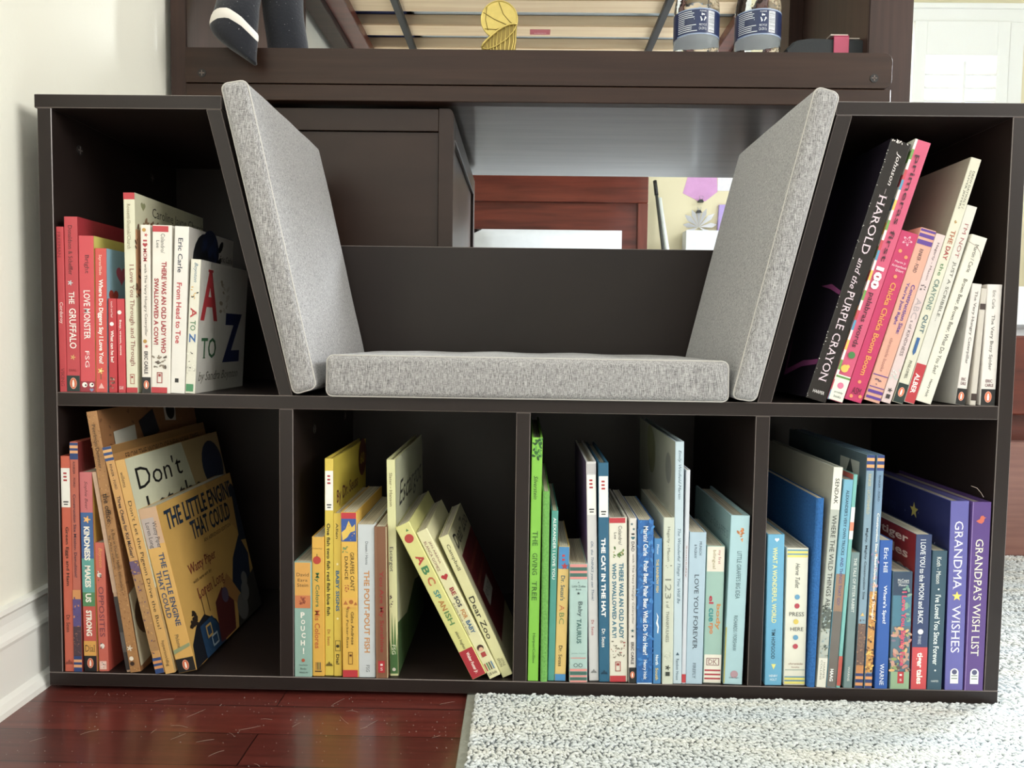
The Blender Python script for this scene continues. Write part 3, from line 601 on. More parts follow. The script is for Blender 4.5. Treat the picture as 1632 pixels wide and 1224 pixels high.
B('B7', 'p', 'd09a50', [('r',.02,.98,0,.06,'2c4a80'),('r',.02,.98,.012,.024,'e0aa60'),('r',.02,.98,.036,.048,'e0aa60'),('v','RINKER - FORD',.075,.185,.35,.62,'3c2c30'),('v','Three Cheers for Kid McGear!',.215,.485,.3,.7,'2c2230',.02),('r',.02,.98,.5,.56,'6c5478'),('r',.02,.98,.56,.9,'b0834c'),('spots',50,.1,.9,.5,.92,.16,['8c6038','c89850','6a5068','a87850']),('r',.02,.98,.93,.999,'2c4a80'),('r',.02,.98,.943,.955,'d8904c'),('r',.02,.98,.966,.978,'d8904c')],
  'leaning hardback with blue stripes at both ends of its orange spine, beside the cork-brown book', R=[('r',0,1,0,1,'a8783c'),('r',0,1,.0,.035,'8c6430'),('h','FROM THE WORLD OF NEW YORK TIMES',.1,.9,.045,.075,'3c2818')])
B('B8', 'p', 'd9a651', [('v','willems',.055,.125,.25,.6,'4c3a24'),('v',"Don't Let the Pigeon Drive the Bus!",.19,.79,.25,.72,'3c3020'),('v','hyperion/dbg',.845,.965,.3,.68,'4c3a24')],
  'tall leaning pale gold hardback with cream cover showing black handwriting', R=[('r',0,1,0,1,'b79a62'),('p',[(0,0),(.55,0),(.62,.3),(.75,.55),(0,.6)],'c9c8a8'),('disc',.86,.17,.13,'24304c'),('h',"Don't",.06,.5,.05,.155,'1c1c1a'),('h','Let the',.1,.68,.195,.30,'1c1c1a')])
B('B9', 'b', 'dba84a', [('r',.03,.97,0,.22,'caa27c'),('r',.05,.7,.06,.24,'b8a8a0'),('v','Watty Piper',.085,.245,.5,.78,'3a3438'),('v','Loren Long',.085,.24,.15,.42,'3a3438'),('v','THE LITTLE ENGINE',.275,.72,.5,.78,'2b4a6c',.02),('v','THAT COULD',.38,.665,.14,.40,'2b4a6c',.02),('v','Philomel',.77,.855,.3,.5,'4c4a3a'),('p',[(.03,.86),(.97,.83),(.97,.85),(.03,.885)],'8f9a6c'),('r',.03,.97,.915,.998,'171714'),('peng',.5,.957,.22)],
  'wide golden book with blue title and steam train cover, rightmost in lower left cubby', rough=.25,
  R=[('r',0,1,0,1,'c7983c'),('p',[(.6,.0),(1,.0),(1,.5),(.8,.3)],'b98a38'),('p',[(.0,1),(.02,.86),(.1,.78),(.22,.75),(.34,.83),(.42,.99)],'14161c'),('p',[(.14,1),(.14,.80),(.3,.79),(.42,.97),(.4,1)],'1c3a58'),('frame',.2,.27,.82,.9,'b08c40',.012),('frame',.24,.32,.9,.97,'90a0a8',.01),
     ('p',[(.34,.99),(.38,.74),(.5,.68),(.62,.82),(.56,.99)],'5c2422'),('p',[(.5,.7),(.6,.62),(.74,.78),(.66,.86)],'b07830'),('p',[(.66,.70),(.74,.56),(.90,.44),(.98,.6),(.92,.8),(.74,.82)],'1c2c44'),('p',[(.90,.48),(.93,.24),(.95,.12),(1.0,.14),(1.0,.5)],'1a2436'),('disc',.96,.12,.04,'1a2436'),
     ('p',[(.6,1),(.66,.86),(.8,.78),(1,.72),(1,1)],'34302a'),('disc',.72,.9,.08,'6c6a66'),('disc',.8,.82,.06,'75736e'),('disc',.83,.74,.045,'75736e'),('disc',.52,.74,.045,'5a4c64'),('spots',12,.05,.12,.7,.78,.025,['2a2018']),('r',.22,.226,.62,.78,'3a3024'),('r',.29,.296,.6,.76,'3a3024'),('h','THE LITTLE ENGINE',.05,.95,.045,.165,'1d3044',.02),('h','THAT COULD',.3,.85,.18,.30,'1d3044',.02),('h','AN ABRIDGED EDITION',.42,.82,.325,.35,'5a4420'),('h','Watty Piper',.16,.52,.42,.50,'7a2a20'),('h','with new art by',.18,.42,.52,.55,'5a4420'),('h','Loren Long',.2,.56,.58,.67,'7a2a20')])
# second lower cubby
B('C1', 'b', '8fb5a8', [('r',.05,.95,.005,.29,'e0a23c'),('h','David',.15,.85,.095,.125,'5c4a24'),('h','Ezra',.22,.78,.145,.17,'5c4a24'),('h','Stein',.18,.82,.185,.215,'5c4a24'),('r',.05,.95,.29,.40,'d07840'),('spots',12,.3,.65,.31,.385,.12,['8c4028','a85030']),('h','P',.38,.62,.435,.485,'f2efe4',.04),('h','O',.4,.64,.50,.54,'f2efe4',.04),('h','U',.38,.62,.555,.6,'f2efe4',.04),('h','C',.42,.66,.615,.66,'f2efe4',.04),('h','H',.38,.62,.68,.725,'f2efe4',.04),('h','!',.5,.58,.745,.80,'f2efe4',.04),('disc',.52,.855,.1,'b8542c'),('h','Nancy Paulsen',.28,.78,.89,.905,'3c4a44'),('h','Books',.36,.7,.92,.937,'3c4a44'),('h','PENGUIN',.3,.78,.955,.968,'3c4a44')],
  'shortest board book of the second lower cubby, orange top over pale teal with white capitals')
B('C2', 'b', 'e2ac2a', [('h','Emberley',.0+.05,.85,.075,.09,'8c6418'),('disc',.42,.165,.33,'c23a28'),('r',.4,.46,.12,.14,'5a3a18'),('v','My Colors',.255,.5,.22,.62,'3f7a45',.01),('v','Mis Colores',.525,.80,.22,.65,'c45a24',.01),*[('r',.28+.12*k,.33+.12*k,.9,.955,c) for k,c in enumerate(('b08030','303030','407040','204060'))],('r',.22,.78,.962,.97,'3c2c18')],
  'yellow-orange board book with a red apple above green and red lettering')
B('C3', 'p', 'dcc02a', [*HAT(.055,.235),('v','One fish two fish red fish blue fish',.295,.72,.24,.62,'2c2818',.02),('v','Dr. Seuss',.785,.86,.3,.62,'b04c24'),*HOUSE(.945,'6c5c1c')],
  'tallest yellow hardback with white square on its spine and maroon circle on the cover', R=[('r',0,1,0,1,'c3ac1c'),('h','By Dr. Seuss',.08,.72,.155,.235,'5c1c20',.02),('disc',.88,.085,.14,'4c1418'),('h','60',.8,.95,.06,.12,'c3ac1c',.02)], right='c3ac1c')
B('C4', 'b', 'e0be28', [('v','Allen',.06,.155,.3,.62,'3c3418',.01),('star',.5,.31,.2,'f6ecb0'),('v','BABY SIGNS',.35,.60,.28,.72,'2c6f8e',.03),('star',.5,.645,.2,'f6ecb0'),('frame',.2,.85,.78,.845,'3c3418',.06),('disc',.5,.815,.2,'3c3418'),('v','Dial',.865,.93,.3,.68,'3c3418',.02)],
  'slim yellow board book with blue capitals between two pale stars')
B('C5', 'b', 'e6b430', [('r',.03,.97,.002,.038,'c42a34'),('r',.03,.97,.038,.175,'3558a0'),('p',[(.05,.12),(.3,.1),(.5,.05),(.7,.09),(.9,.07),(.9,.11),(.6,.12),(.4,.15),(.1,.17)],'e8c040'),('spots',8,.1,.9,.05,.17,.05,['e8c040','c88820']),('v',"GIRAFFES CAN'T",.24,.475,.56,.82,'3c3018'),('v','DANCE',.265,.405,.22,.42,'3c3018'),('spots',10,.1,.4,.2,.25,.07,['6a8a4c','87a05c']),('spots',9,.2,.45,.43,.485,.06,['b03830']),('r',.03,.97,.515,.575,'e8b038'),('tri',.25,.545,.15,'b86a20'),('disc',.6,.54,.14,'b86a20'),('tri',.88,.55,.12,'b86a20'),('disc',.42,.575,.08,'b86a20'),('v','Giles Andreae',.60,.80,.58,.76,'3c3018'),('v','Guy Parker-Rees',.58,.82,.24,.42,'3c3018'),('frame',.38,.66,.845,.92,'8c6018',.04),('r',.46,.6,.86,.872,'5c3018'),('r',.03,.97,.955,.998,'c42a34')],
  'yellow board book with blue picture under a red band, and giraffe patches mid spine')
B('C6', 'b', 'c9d0d2', [('v','Diesen / Hanna',.11,.26,.45,.62,'5c6468'),('v','THE POUT-POUT FISH',.30,.84,.36,.68,'d08c40',.02),('v','FSG',.92,.965,.45,.65,'5c6468')],
  'pale silver-blue board book with orange capitals between the yellow and brown books')
B('C7', 'b', '84573a', [('r',.95,1,.0,1,'d8cfa0'),('v','You Are My Sunshine',.29,.83,.3,.72,'9c2c28',.02),('r',.2,.75,.885,.965,'b8242c'),('r',.38,.58,.905,.918,'f0e0dc'),('h','S',.38,.58,.93,.95,'f0e0dc'),('r',.02,.2,.0,1,'8c6244')],
  'brown board book with dark red lettering and red logo patch', page=None)
B('C8', 'p', 'd8d69a', [('v','Slater - Hanson',.06,.215,.3,.62,'6c5c3c'),('v','Escargot',.40,.515,.1,.62,'3c3a48'),('spots',9,.1,.5,.62,.68,.13,['60504c']),('p',[(.05,.99),(.06,.82),(.25,.9),(.35,.7),(.5,.88),(.7,.72),(.8,.9),(.95,.8),(.95,.99)],'4c7a3a'),('v','FSG',.855,.9,.3,.7,'e8e8c8'),('r',.05,.95,.9,.985,'3f6a34'),('disc',.5,.97,.2,'d8d0c0')],
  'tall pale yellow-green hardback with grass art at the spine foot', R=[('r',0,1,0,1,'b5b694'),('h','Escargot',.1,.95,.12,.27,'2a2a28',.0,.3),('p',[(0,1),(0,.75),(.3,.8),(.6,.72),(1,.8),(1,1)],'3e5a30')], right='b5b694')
B('C9', 'b', 'd6d27c', [('disc',.5,.09,.3,'b83a2e'),('tri',.62,.04,.1,'4c7a3a'),('v','A',.2,.26,.3,.78,'b83a2e',.03),('v','B',.275,.325,.3,.76,'3f8450',.03),('v','C',.345,.395,.3,.78,'c46a3c',.03),('v','SP',.43,.485,.32,.68,'3f8f84',.02),('v','AN',.495,.56,.32,.68,'b87a30',.02),('v','ISH',.57,.655,.32,.68,'5c8a4a',.02),('v','alexis hughes',.7,.815,.35,.6,'3c3a2c',.0,.3),('r',.03,.97,.82,.998,'b0202f'),('v','Walter Foster Jr.',.84,.975,.34,.62,'f6e8dc',.02)],
  'leaning pale green book with red apple at top and dark red block at its foot')
B('C10', 'b', 'ddd7a4', [('v','JEN ARENA',.08,.23,.55,.76,'7c3440'),('v','BLANCA GOMEZ',.07,.27,.2,.42,'7c3440'),('heart',.5,.315,.3,'b8242c'),('v','BE',.39,.44,.38,.75,'9c2c34',.03),('v','SOS',.45,.52,.38,.75,'2c2c40',.03),('v','FOR',.54,.60,.38,.75,'c4843c',.03),('v','BABY',.615,.7,.38,.75,'3c6a8c',.03),('v','A Little Book of Kisses',.48,.7,.1,.25,'5c4c44'),('disc',.5,.8,.28,'4c3020'),('disc',.5,.81,.19,'dfae88'),('r',.3,.7,.83,.86,'b03838'),*[('r',.15+.2*k,.24+.2*k,.9,.95,c) for k,c in enumerate(('b84030','3f8450','403028','3a78a8'))],('h','LB kids',.15,.85,.962,.98,'2c2a24')],
  'leaning cream book with a red heart, between the apple book and the end book')
B('C11', 'b', 'd6d196', [('v','Campbell',.06,.245,.3,.68,'3c3828'),('v','Dear Zoo',.43,.73,.22,.72,'2c2a20',.01),('v','LITTLE',.88,.93,.55,.75,'4c4834'),('v','SIMON',.87,.93,.25,.48,'4c4834')],
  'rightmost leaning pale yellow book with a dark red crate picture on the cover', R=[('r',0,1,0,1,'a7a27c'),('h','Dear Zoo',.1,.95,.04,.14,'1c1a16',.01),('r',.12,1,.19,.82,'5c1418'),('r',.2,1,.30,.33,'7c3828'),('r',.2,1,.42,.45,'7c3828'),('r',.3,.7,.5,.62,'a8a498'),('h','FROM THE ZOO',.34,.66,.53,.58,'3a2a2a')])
# third lower cubby
B('D1', 'p', '7cc428', [('spots',34,.1,.9,.005,.085,.2,['1c4c1c','5ca834','2a6a24']),('v','Silverstein',.155,.25,.25,.62,'1f3c12',.0,.3),('v','THE',.38,.44,.25,.7,'2c5c1c',.0),('v','GIVING',.47,.56,.25,.7,'2c5c1c',.0),('v','TREE',.585,.665,.25,.7,'2c5c1c',.0),('v','HarperCollins',.80,.925,.35,.65,'2c5c1c')],
  'tallest bright lime green hardback against the left divider of the third lower cubby')
B('D2', 'f', '6cae4c', [], 'furry green fabric-covered book between the lime and teal spines', fuzzy=True)
B('D3', 's', '45988a', [('v','ALEXANDER I LOVE YOU',.04,.40,.3,.72,'f0eeea',.01)], 'thin teal book with white capitals high on its spine')
B('D4', 'b', 'dcb860', [('r',.03,.97,.002,.165,'3a86bc'),('r',.35,.6,.06,.075,'c23038'),('r',.35,.6,.09,.105,'c23038'),('star',.6,.145,.35,'b83038'),('v',"Dr. Seuss's",.215,.40,.3,.68,'2c6068',.01),('v','A',.43,.48,.25,.68,'c06a3c'),('v','BC',.49,.575,.25,.68,'6a8a4c'),('v','Dr. Seuss',.735,.89,.3,.62,'2c2a20',.0),('r',.03,.97,.948,.998,'3a88c0')],
  'tan and yellow board book with blue ends, right of the thin teal spine')
B('D5', 'b', 'a9c6bf', [('r',.03,.97,.0,.025,'e08c84'),('r',.03,.97,.025,.055,'3f6c60'),('r',.03,.97,.055,.075,'e08c84'),('r',.03,.97,.075,.105,'3f6c60'),('r',.03,.97,.105,.125,'e08c84'),('h','A',.45,.56,.145,.16,'3c4c4c'),('h','Little Zodiac',.15,.9,.175,.195,'3c4c4c'),('h','Book',.36,.66,.205,.22,'3c4c4c'),('star',.5,.245,.1,'3c4c4c'),('v','Baby',.315,.44,.42,.72,'34484c'),('v','TAURUS',.46,.67,.4,.66,'3f6c68',.02),('h','Jennifer Fletcher',.12,.9,.75,.76,'6c8c88'),('r',.08,.92,.79,.797,'e08c84'),('disc',.35,.855,.11,'34484c'),('disc',.35,.855,.08,'a9c6bf'),('disc',.62,.855,.11,'34484c'),('disc',.62,.855,.08,'a9c6bf'),('r',.03,.97,.885,.905,'e08c84'),('r',.03,.97,.91,.935,'3f6c60'),('r',.03,.97,.94,.955,'e08c84'),('r',.03,.97,.96,.98,'3f6c60'),('r',.03,.97,.984,.999,'e08c84')],
  'shortest mint board book with pink and dark green stripes at both ends')
B('D6', 'p', 'cfccca', [('r',.02,.98,.01,.055,'bcb8b8'),*HAT(.06,.24),('v','Oh, the THINKS you can Think!',.36,.63,.3,.62,'3c5c7c',.0,.2),('v','Dr. Seuss',.72,.79,.32,.58,'b0383c'),*HOUSE(.955,'808080',.22)],
  'tall narrow white hardback with purple left board, just left of the dark blue spine', left='5a3c70', L=[('r',0,1,0,1,'5a3c70')])
B('D7', 'p', '1f6080', [*HAT(.06,.245),('v','THE CAT IN THE HAT',.34,.70,.25,.68,'f2f0ea',.04),('v','Dr. Seuss',.755,.84,.28,.62,'f2f0ea',.01),*HOUSE(.955,'123c54',.25)],
  'tall dark peacock-blue hardback with bold white capitals and a white square')
B('D8', 'p', 'dcd6c4', [('r',.02,.9,.002,.033,'bf2733'),('v','Colandro/',.05,.165,.52,.72,'4c4844'),('v','Lee',.09,.13,.28,.42,'4c4844'),('spots',16,.15,.8,.18,.245,.09,['6a8a3c','4c6c2c','9c8c4c']),('v','THERE WAS AN OLD LADY',.275,.735,.54,.80,'2a7088',.03),('v','WHO SWALLOWED A FLY!',.275,.73,.16,.40,'2a7088',.03),('spots',26,.1,.85,.745,.85,.07,['6c6454','8a8270','a85c50']),('frame',.32,.62,.875,.935,'b04040',.04),('r',.4,.54,.885,.9,'a03030'),('r',.02,.9,.962,.999,'bf2733')],
  'cream book with red bands and bold teal two-line title on the spine')
B('D9', 's', 'dcd4cb', [('star',.35,.035,.22,'2c5c68'),('star',.6,.065,.22,'2c5c68'),('v','I',.09,.1,.3,.7,'2c2c34'),('heart',.5,.118,.26,'2c6470'),('v','DAD',.14,.2,.3,.7,'2c2c34',.01),('v','with The Very Hungry Caterpillar',.215,.64,.35,.7,'5b5048'),('star',.5,.68,.26,'2c5c5c'),('star',.5,.715,.22,'2c3c4c'),('v','ERIC CARLE',.75,.885,.3,.68,'3d3338',.02),('r',.03,.97,.905,.999,'20201f'),('peng',.5,.95,.38)],
  'narrow off-white book with teal stars and black spine foot, left of the streaky blue spine')
B('D10', 'b', '1f68b0', [('spots',200,.03,.97,.005,.995,.16,['2a78c0','1a5c9e','3484c8','1c60a8']),('v','Martin/ Carle',.035,.215,.35,.65,'eef2f4',.01),('v','Polar Bear, Polar Bear, What Do You Hear?',.245,.82,.33,.68,'eef2f4',.02),('v','Henry Holt',.85,.97,.36,.64,'eef2f4',.01),('r',.04,.96,.992,.998,'dfe8ee')],
  'wide streaky bright blue board book with one long line of white text')
B('D11', 's', '3c80b8', [('v','Pfister',.04,.11,.35,.62,'d8e4ec'),('v','THE RAINBOW FISH',.14,.37,.28,.62,'e2c466',.02),('squig',.5,.58,.42,'eef0ec',3.2),('v','North',.80,.87,.3,.66,'eef4f6',.02),('v','South',.89,.975,.3,.66,'e2c466',.02)],
  'slim mid-blue book with yellow title and white wavy scale mark')
B('D12', 'b', 'c9cdba', [('v','Hegarty - Macon',.055,.26,.3,.62,'565a4c'),('spots',8,.25,.75,.28,.35,.1,['565a4c','c9cdba']),('v','123',.365,.485,.2,.75,'8a8e80'),('v','s of',.5,.54,.3,.6,'70746a'),('v','THANKFULNESS',.56,.745,.3,.58,'70746a'),('spots',26,.15,.85,.8,.85,.07,['b2b8a4','dcdccc']),('flower',.5,.9,.25,'3c4038'),('r',.3,.7,.925,.95,'3c4038')],
  'pale sage board book with large outlined grey numerals')
B('D13', 'p', 'b9cbd4', [('v','Emily Winfield Martin',.035,.235,.3,.7,'4c6474',.0,.3),('v','The Wonderful Things You Will Be',.355,.665,.3,.7,'48687c',.0,.3),('tri',.5,.875,.2,'3c5868'),('v','Random House',.895,.985,.35,.65,'4c6474')],
  'very tall pale blue hardback whose cream cover shows big faint dots', left='b4b4a4', L=[('r',0,1,0,1,'b4b4a4'),('disc',.85,.13,.07,'8f9088'),('disc',.40,.12,.11,'8a8a62'),('disc',.35,.08,.09,'9a9a70')])
B('D14', 's', 'c8ccd4', [('v','Someday',.35,.5,.3,.65,'98584c'),('r',.02,.98,.955,.995,'c03038')], 'very thin pale grey book with small red foot mark, beside the tallest pale blue spine')
B('D15', 'b', 'a9c1d0', [('v','MUNSCH',.06,.15,.6,.74,'3c4c5c'),('v','& McGRAW',.08,.17,.3,.46,'3c4c5c'),('v','LOVE YOU FOREVER',.275,.77,.36,.62,'28303c',.0),('v','FIREFLY',.86,.965,.4,.58,'5c6c78')],
  'plain powder-blue book with one line of dark thin capitals')
B('D16', 'b', '97b9ac', [('r',.03,.97,.004,.185,'e0d6c4'),('v','my first',.03,.13,.6,.8,'a8383c'),('v','bilingual',.03,.165,.3,.52,'8c7a30'),('v','body',.42,.61,.56,.85,'c8843c',.03),('v','el',.36,.42,.2,.45,'b8283c',.03),('v','cue',.45,.55,.2,.45,'2c8c8c',.03),('v','rpo',.56,.64,.2,.45,'d07a3c',.03),('r',.03,.97,.79,.997,'e4dccb'),('frame',.15,.85,.815,.87,'7c3c40',.04),('h','DK',.26,.74,.825,.86,'7c3c40'),*[('r',.06,.94,.9+.03*k,.912+.03*k,'b02c3c') for k in range(3)]],
  'thick sage-green bilingual board book with cream ends and red stripes')
B('D17', 'p', 'a3c6cc', [('spots',10,.4,.7,.07,.15,.1,['d08040','b86c30','e0a060']),('disc',.6,.09,.08,'d08040'),('v',"LITTLE GIRAFFE'S BIG IDEA",.21,.49,.42,.66,'3c5c64'),('v','RICHARDS / FORSHAW',.59,.8,.4,.6,'48666c'),('disc',.55,.94,.2,'b08c94'),('h','Little Tiger',.3,.8,.955,.967,'5c5058'),('r',.0,.06,.66,.995,'b0a43c')],
  'rightmost light aqua hardback with tiny orange giraffe and yellow lower edge', left='86a9a9', L=[('r',0,1,0,1,'86a9a9'),('h',"LITTLE GIRAFFE'S",.3,.95,.1,.15,'5c7c80')])
# lower right cubby
B('E1', 'b', '5fa9cc', [('heart',.55,.035,.13,'e8f0f0'),('v','WHAT A WONDERFUL WORLD',.085,.585,.32,.6,'e2e08c',.02),('v','TIM HOPGOOD',.625,.825,.34,.56,'24404c',.01),('tri',.5,.875,.14,'e2dc70',-1.3),('h','HENRY',.25,.75,.93,.945,'eef4f4'),('h','HOLT',.3,.7,.955,.97,'eef4f4')],
  'sky-blue board book with pale yellow capitals at the left divider')
B('E2', 'b', 'ddd9c6', [('r',.03,.97,.01,.02,'5c94a8'),('r',.03,.97,.022,.038,'e2d45c'),('r',.03,.97,.04,.048,'5c94a8'),('r',.03,.97,.05,.066,'e2d45c'),('v','Herve Tullet',.11,.29,.42,.62,'3c3c38',.0,.3),('disc',.53,.355,.12,'5c9cc0'),('disc',.53,.42,.12,'b83848'),('h','PRESS',.18,.86,.465,.495,'4c4c48'),('disc',.5,.535,.12,'dcc040'),('h','HERE',.25,.85,.575,.602,'4c4c48'),('disc',.5,.65,.12,'5c9cc0'),('disc',.5,.715,.12,'b83848'),('h','chronicle',.2,.85,.835,.85,'8c5c4c'),('h','books',.35,.7,.86,.873,'8c5c4c'),('r',.05,.95,.885,.889,'8c9c90'),('r',.03,.97,.935,.943,'5c94a8'),('r',.03,.97,.945,.96,'e2d45c'),('r',.03,.97,.963,.97,'5c94a8'),('r',.03,.97,.973,.99,'e2d45c')],
  'wide cream board book with a column of blue, red and yellow dots')
B('E3', 'f', '2a66a6', [], 'thick bright blue fabric-covered book with stitched rounded edge', fuzzy=True)
B('E4', 'p', 'b2b6aa', [('r',.03,.97,0,.19,'e0dccc'),('v','SENDAK',.05,.165,.3,.72,'2c2c28',.01),('v','WHERE THE WILD THINGS ARE',.215,.645,.26,.74,'2a2c28',.0),('r',.03,.97,.64,.73,'5c645c'),('spots',70,.05,.95,.62,.86,.14,['4c544c','8c988c','a8b8b4','646c54','3c443c','90a4a8']),('r',.03,.97,.865,.999,'dcd8c8'),('v','HARPER',.885,.96,.55,.75,'6c6c60'),('v','COLLINS',.875,.965,.25,.45,'6c6c60')],
  'tall grey-green hardback with off-white top, wide pale cover facing left', left='b5b3a2', L=[('r',0,1,0,1,'b5b3a2')])
B('E5', 's', '6cabc4', [('v',"ALEXANDER'S VERY OWN TRUCKS",.05,.36,.35,.68,'24384c',.01),('r',.03,.97,.45,.63,'96745a'),('v','AND THINGS THAT GO!',.37,.60,.35,.68,'4c4880',.01),('r',.03,.97,.63,.998,'6c645c'),('v','HAAG',.91,.97,.25,.62,'f0f0ea',.03)],
  'book with light blue top, brown middle and grey lower spine')
B('E6', 's', '6fb4ac', [('r',.02,.98,.15,.3,'d8dcd8'),('r',.02,.98,.22,.26,'e08464'),('r',.02,.98,.85,.99,'c04c3c')], 'hair-thin teal and red paperback between the taller spines', left='c0564a')
B('E7', 's', '6c8484', [('v','THE TALE OF PETER RABBIT',.04,.44,.35,.68,'e2e4dc',.0),('v','WARNE',.84,.95,.36,.6,'dcdcd4')], 'short slate-grey book with thin white capitals, in front of the tall blue-grey cover')
B('E8', 'p', '7c98a8', [('r',.03,.97,.0,.065,'26407c'),('r',.03,.97,.012,.025,'e8a058'),('r',.03,.97,.04,.053,'e8a058'),('v','RINKER - LICHTENHELD',.08,.25,.3,.65,'c8b880'),('v','Mighty, Mighty Construction Site',.31,.615,.3,.65,'26303c',.01),('tri',.5,.68,.25,'d8b05c'),('r',.03,.97,.72,.9,'705448'),('spots',40,.05,.95,.7,.93,.14,['8c6c50','5c4640','b08058','604c48']),('r',.03,.97,.9,.935,'c07c3c'),('r',.03,.97,.935,.999,'2a3c70'),('r',.03,.97,.947,.96,'d8904c'),('r',.03,.97,.975,.988,'d8904c')],
  'tall blue-grey hardback with striped ends and dark title, left of the striped pair', left='4e6068', L=[('r',0,1,0,1,'4e6068'),('r',.72,.93,.04,.14,'b0b4ac'),('tri',.83,.09,.06,'3c4444')])
B('E9', 'p', '7090ac', [('r',.03,.97,.0,.065,'26407c'),('r',.03,.97,.012,.025,'e8a058'),('r',.03,.97,.04,.053,'e8a058'),('v','RINKER - FORD',.085,.195,.35,.62,'2c3c4c'),('v','Construction Site: Road Crew, Coming Through!',.245,.70,.3,.72,'f0ece0',.02),('r',.03,.97,.58,.93,'c88a34'),('spots',26,.05,.95,.4,.58,.2,['b08cac','e0a078','90789c']),('spots',90,.05,.95,.58,.94,.2,['e0a83c','7c4c28','3c3434','d88c30','e8c048']),('v','Road Crew, Coming Through!',.43,.70,.3,.72,'f0ece0',.02),('r',.03,.97,.935,.999,'2a3c70'),('r',.03,.97,.947,.96,'d8904c'),('r',.03,.97,.975,.988,'d8904c')],
  'tall striped-end hardback with white title and busy orange lower spine')
B('E10', 'b', '1c54a4', [('v','Eric Hill',.05,.215,.34,.66,'eef2f6',.0),('v',"Where's Spot?",.30,.56,.34,.68,'eef2f6',.01),('v','WARNE',.83,.975,.34,.66,'eef2f6',.0)],
  'plain royal blue board book with white serif text')
B('E11', 'b', '4c6a78', [('r',.03,.97,.002,.2,'2c4058'),('h','McCourt',.25,.82,.06,.085,'e4e4dc'),('r',.25,.82,.092,.095,'e4e4dc'),('h','Moore',.3,.75,.102,.122,'e4e4dc'),('r',.03,.97,.2,.46,'3f7488'),('spots',60,.05,.95,.48,.85,.16,['c07868','8a9c58','b88c70','5c4c44','d8a460','7c6c7c','c8907c']),('spots',20,.5,.95,.12,.45,.12,['5c8c7c','7c9c88']),('r',.03,.97,.85,.998,'8aa880'),('v','I Love You, Stinky Face',.165,.80,.4,.72,'d83c64',.03),('r',.38,.7,.85,.95,'b8242c'),('r',.48,.6,.87,.885,'f0e0dc'),('h','S',.48,.6,.91,.93,'f0e0dc')],
  'short wide multicoloured board book with hot pink title over a mountain picture')
B('E12', 'b', '2c3c64', [('v','I LOVE YOU to the MOON and BACK',.03,.575,.3,.62,'e2e4e4',.01),('disc',.5,.625,.17,'e4e4dc'),('v','TIM WARNES',.65,.705,.35,.55,'c4c8d0'),('r',.03,.97,.725,.998,'c8383c'),('v','tiger tales',.76,.965,.25,.72,'f2ead8',.03)],
  'navy board book with white moon and red foot block', left='8c1c1c', L=[('r',0,1,0,1,'8c1c1c'),('h','tiger',.5,.9,.03,.1,'e8c4a8',.02),('h','tales',.5,.9,.12,.18,'e8c4a8',.02),('spots',30,.1,.95,.2,.5,.05,['c8a090','5c1c1c'])])
B('E13', 'b', '2c4c5c', [('v','Koth - Mason',.045,.235,.3,.6,'dfe0d8'),('v',"I've Loved You Since Forever",.315,.82,.3,.68,'e4ece4',.01),('disc',.5,.275,.06,'e0e4dc'),('disc',.5,.86,.06,'e0e4dc'),('h','HARPER',.25,.75,.93,.945,'c8d0cc')],
  'dark teal board book with white brush-script title')
B('E14', 'p', '5c58a0', [('v','GRANDMA',.105,.465,.26,.72,'dcd8e8',.0),('star',.5,.5,.28,'e8c83c'),('v','WISHES',.545,.80,.26,.72,'dcd8e8',.0),('r',.28,.72,.9,.965,'dcdcd8'),('disc',.5,.905,.22,'dcdcd8'),('disc',.5,.903,.14,'4c4c6c'),('r',.34,.66,.92,.925,'6c7c6c'),('r',.34,.66,.935,.94,'6c7c6c')],
  'violet-blue hardback with white capitals and yellow star', left='262a5c', L=[('r',0,1,0,1,'262a5c'),('star',.62,.13,.05,'d8c050'),('spots',16,.1,.9,.05,.5,.008,['c0c4e0']),('h','A wish for you',.05,.4,.1,.2,'3c4278')])
B('E15', 'p', '55357c', [('bird',.5,.095,.27,'c85a3c'),('v',"GRANDPA'S WISH LIST",.195,.815,.26,.68,'e4dcc4',.0),('r',.28,.72,.9,.965,'dcdcd8'),('disc',.5,.905,.22,'dcdcd8'),('disc',.5,.903,.14,'4c4c6c'),('r',.34,.66,.92,.925,'6c7c6c'),('r',.34,.66,.935,.94,'6c7c6c'),('r',.02,.06,0,1,'8c70ac')],
  'deep purple hardback with red bird, at the right side panel', left='6a4c90')
# upper right cubby
B('F1', 'p', '1d1615', [('v','Johnson',.04,.165,.45,.7,'e4d8d4',.0,.3),('r',.5,.53,.18,.2,'8c7c7c'),('v','HAROLD',.205,.43,.3,.68,'dcc4cc',.0),('v','and the',.45,.565,.32,.6,'dcc4cc',.0,.3),('v','PURPLE CRAYON',.575,.925,.3,.68,'dcc4cc',.0),('h','HARPER',.22,.78,.962,.974,'e4dcd8'),('spots',30,.0,.07,.0,1,.03,['d8d0c8']),('spots',14,.0,1,.0,.008,.05,['d8d0c8'])],
  'thick near-black hardback with worn white edges and pale pink capitals', rough=.25, left='1c1624', L=[('r',0,1,0,1,'1a1420'),('p',[(.0,.1),(.55,.12),(.55,.6),(.0,.58)],'2c1c38'),('p',[(.7,.55),(.85,.57),(1.0,.6),(1.0,.585),(.85,.55)],'8c3c74'),('p',[(.5,.7),(.6,.9),(.8,.86),(1.0,.85),(1.0,.87),(.8,.885),(.58,.93)],'7c3468')])
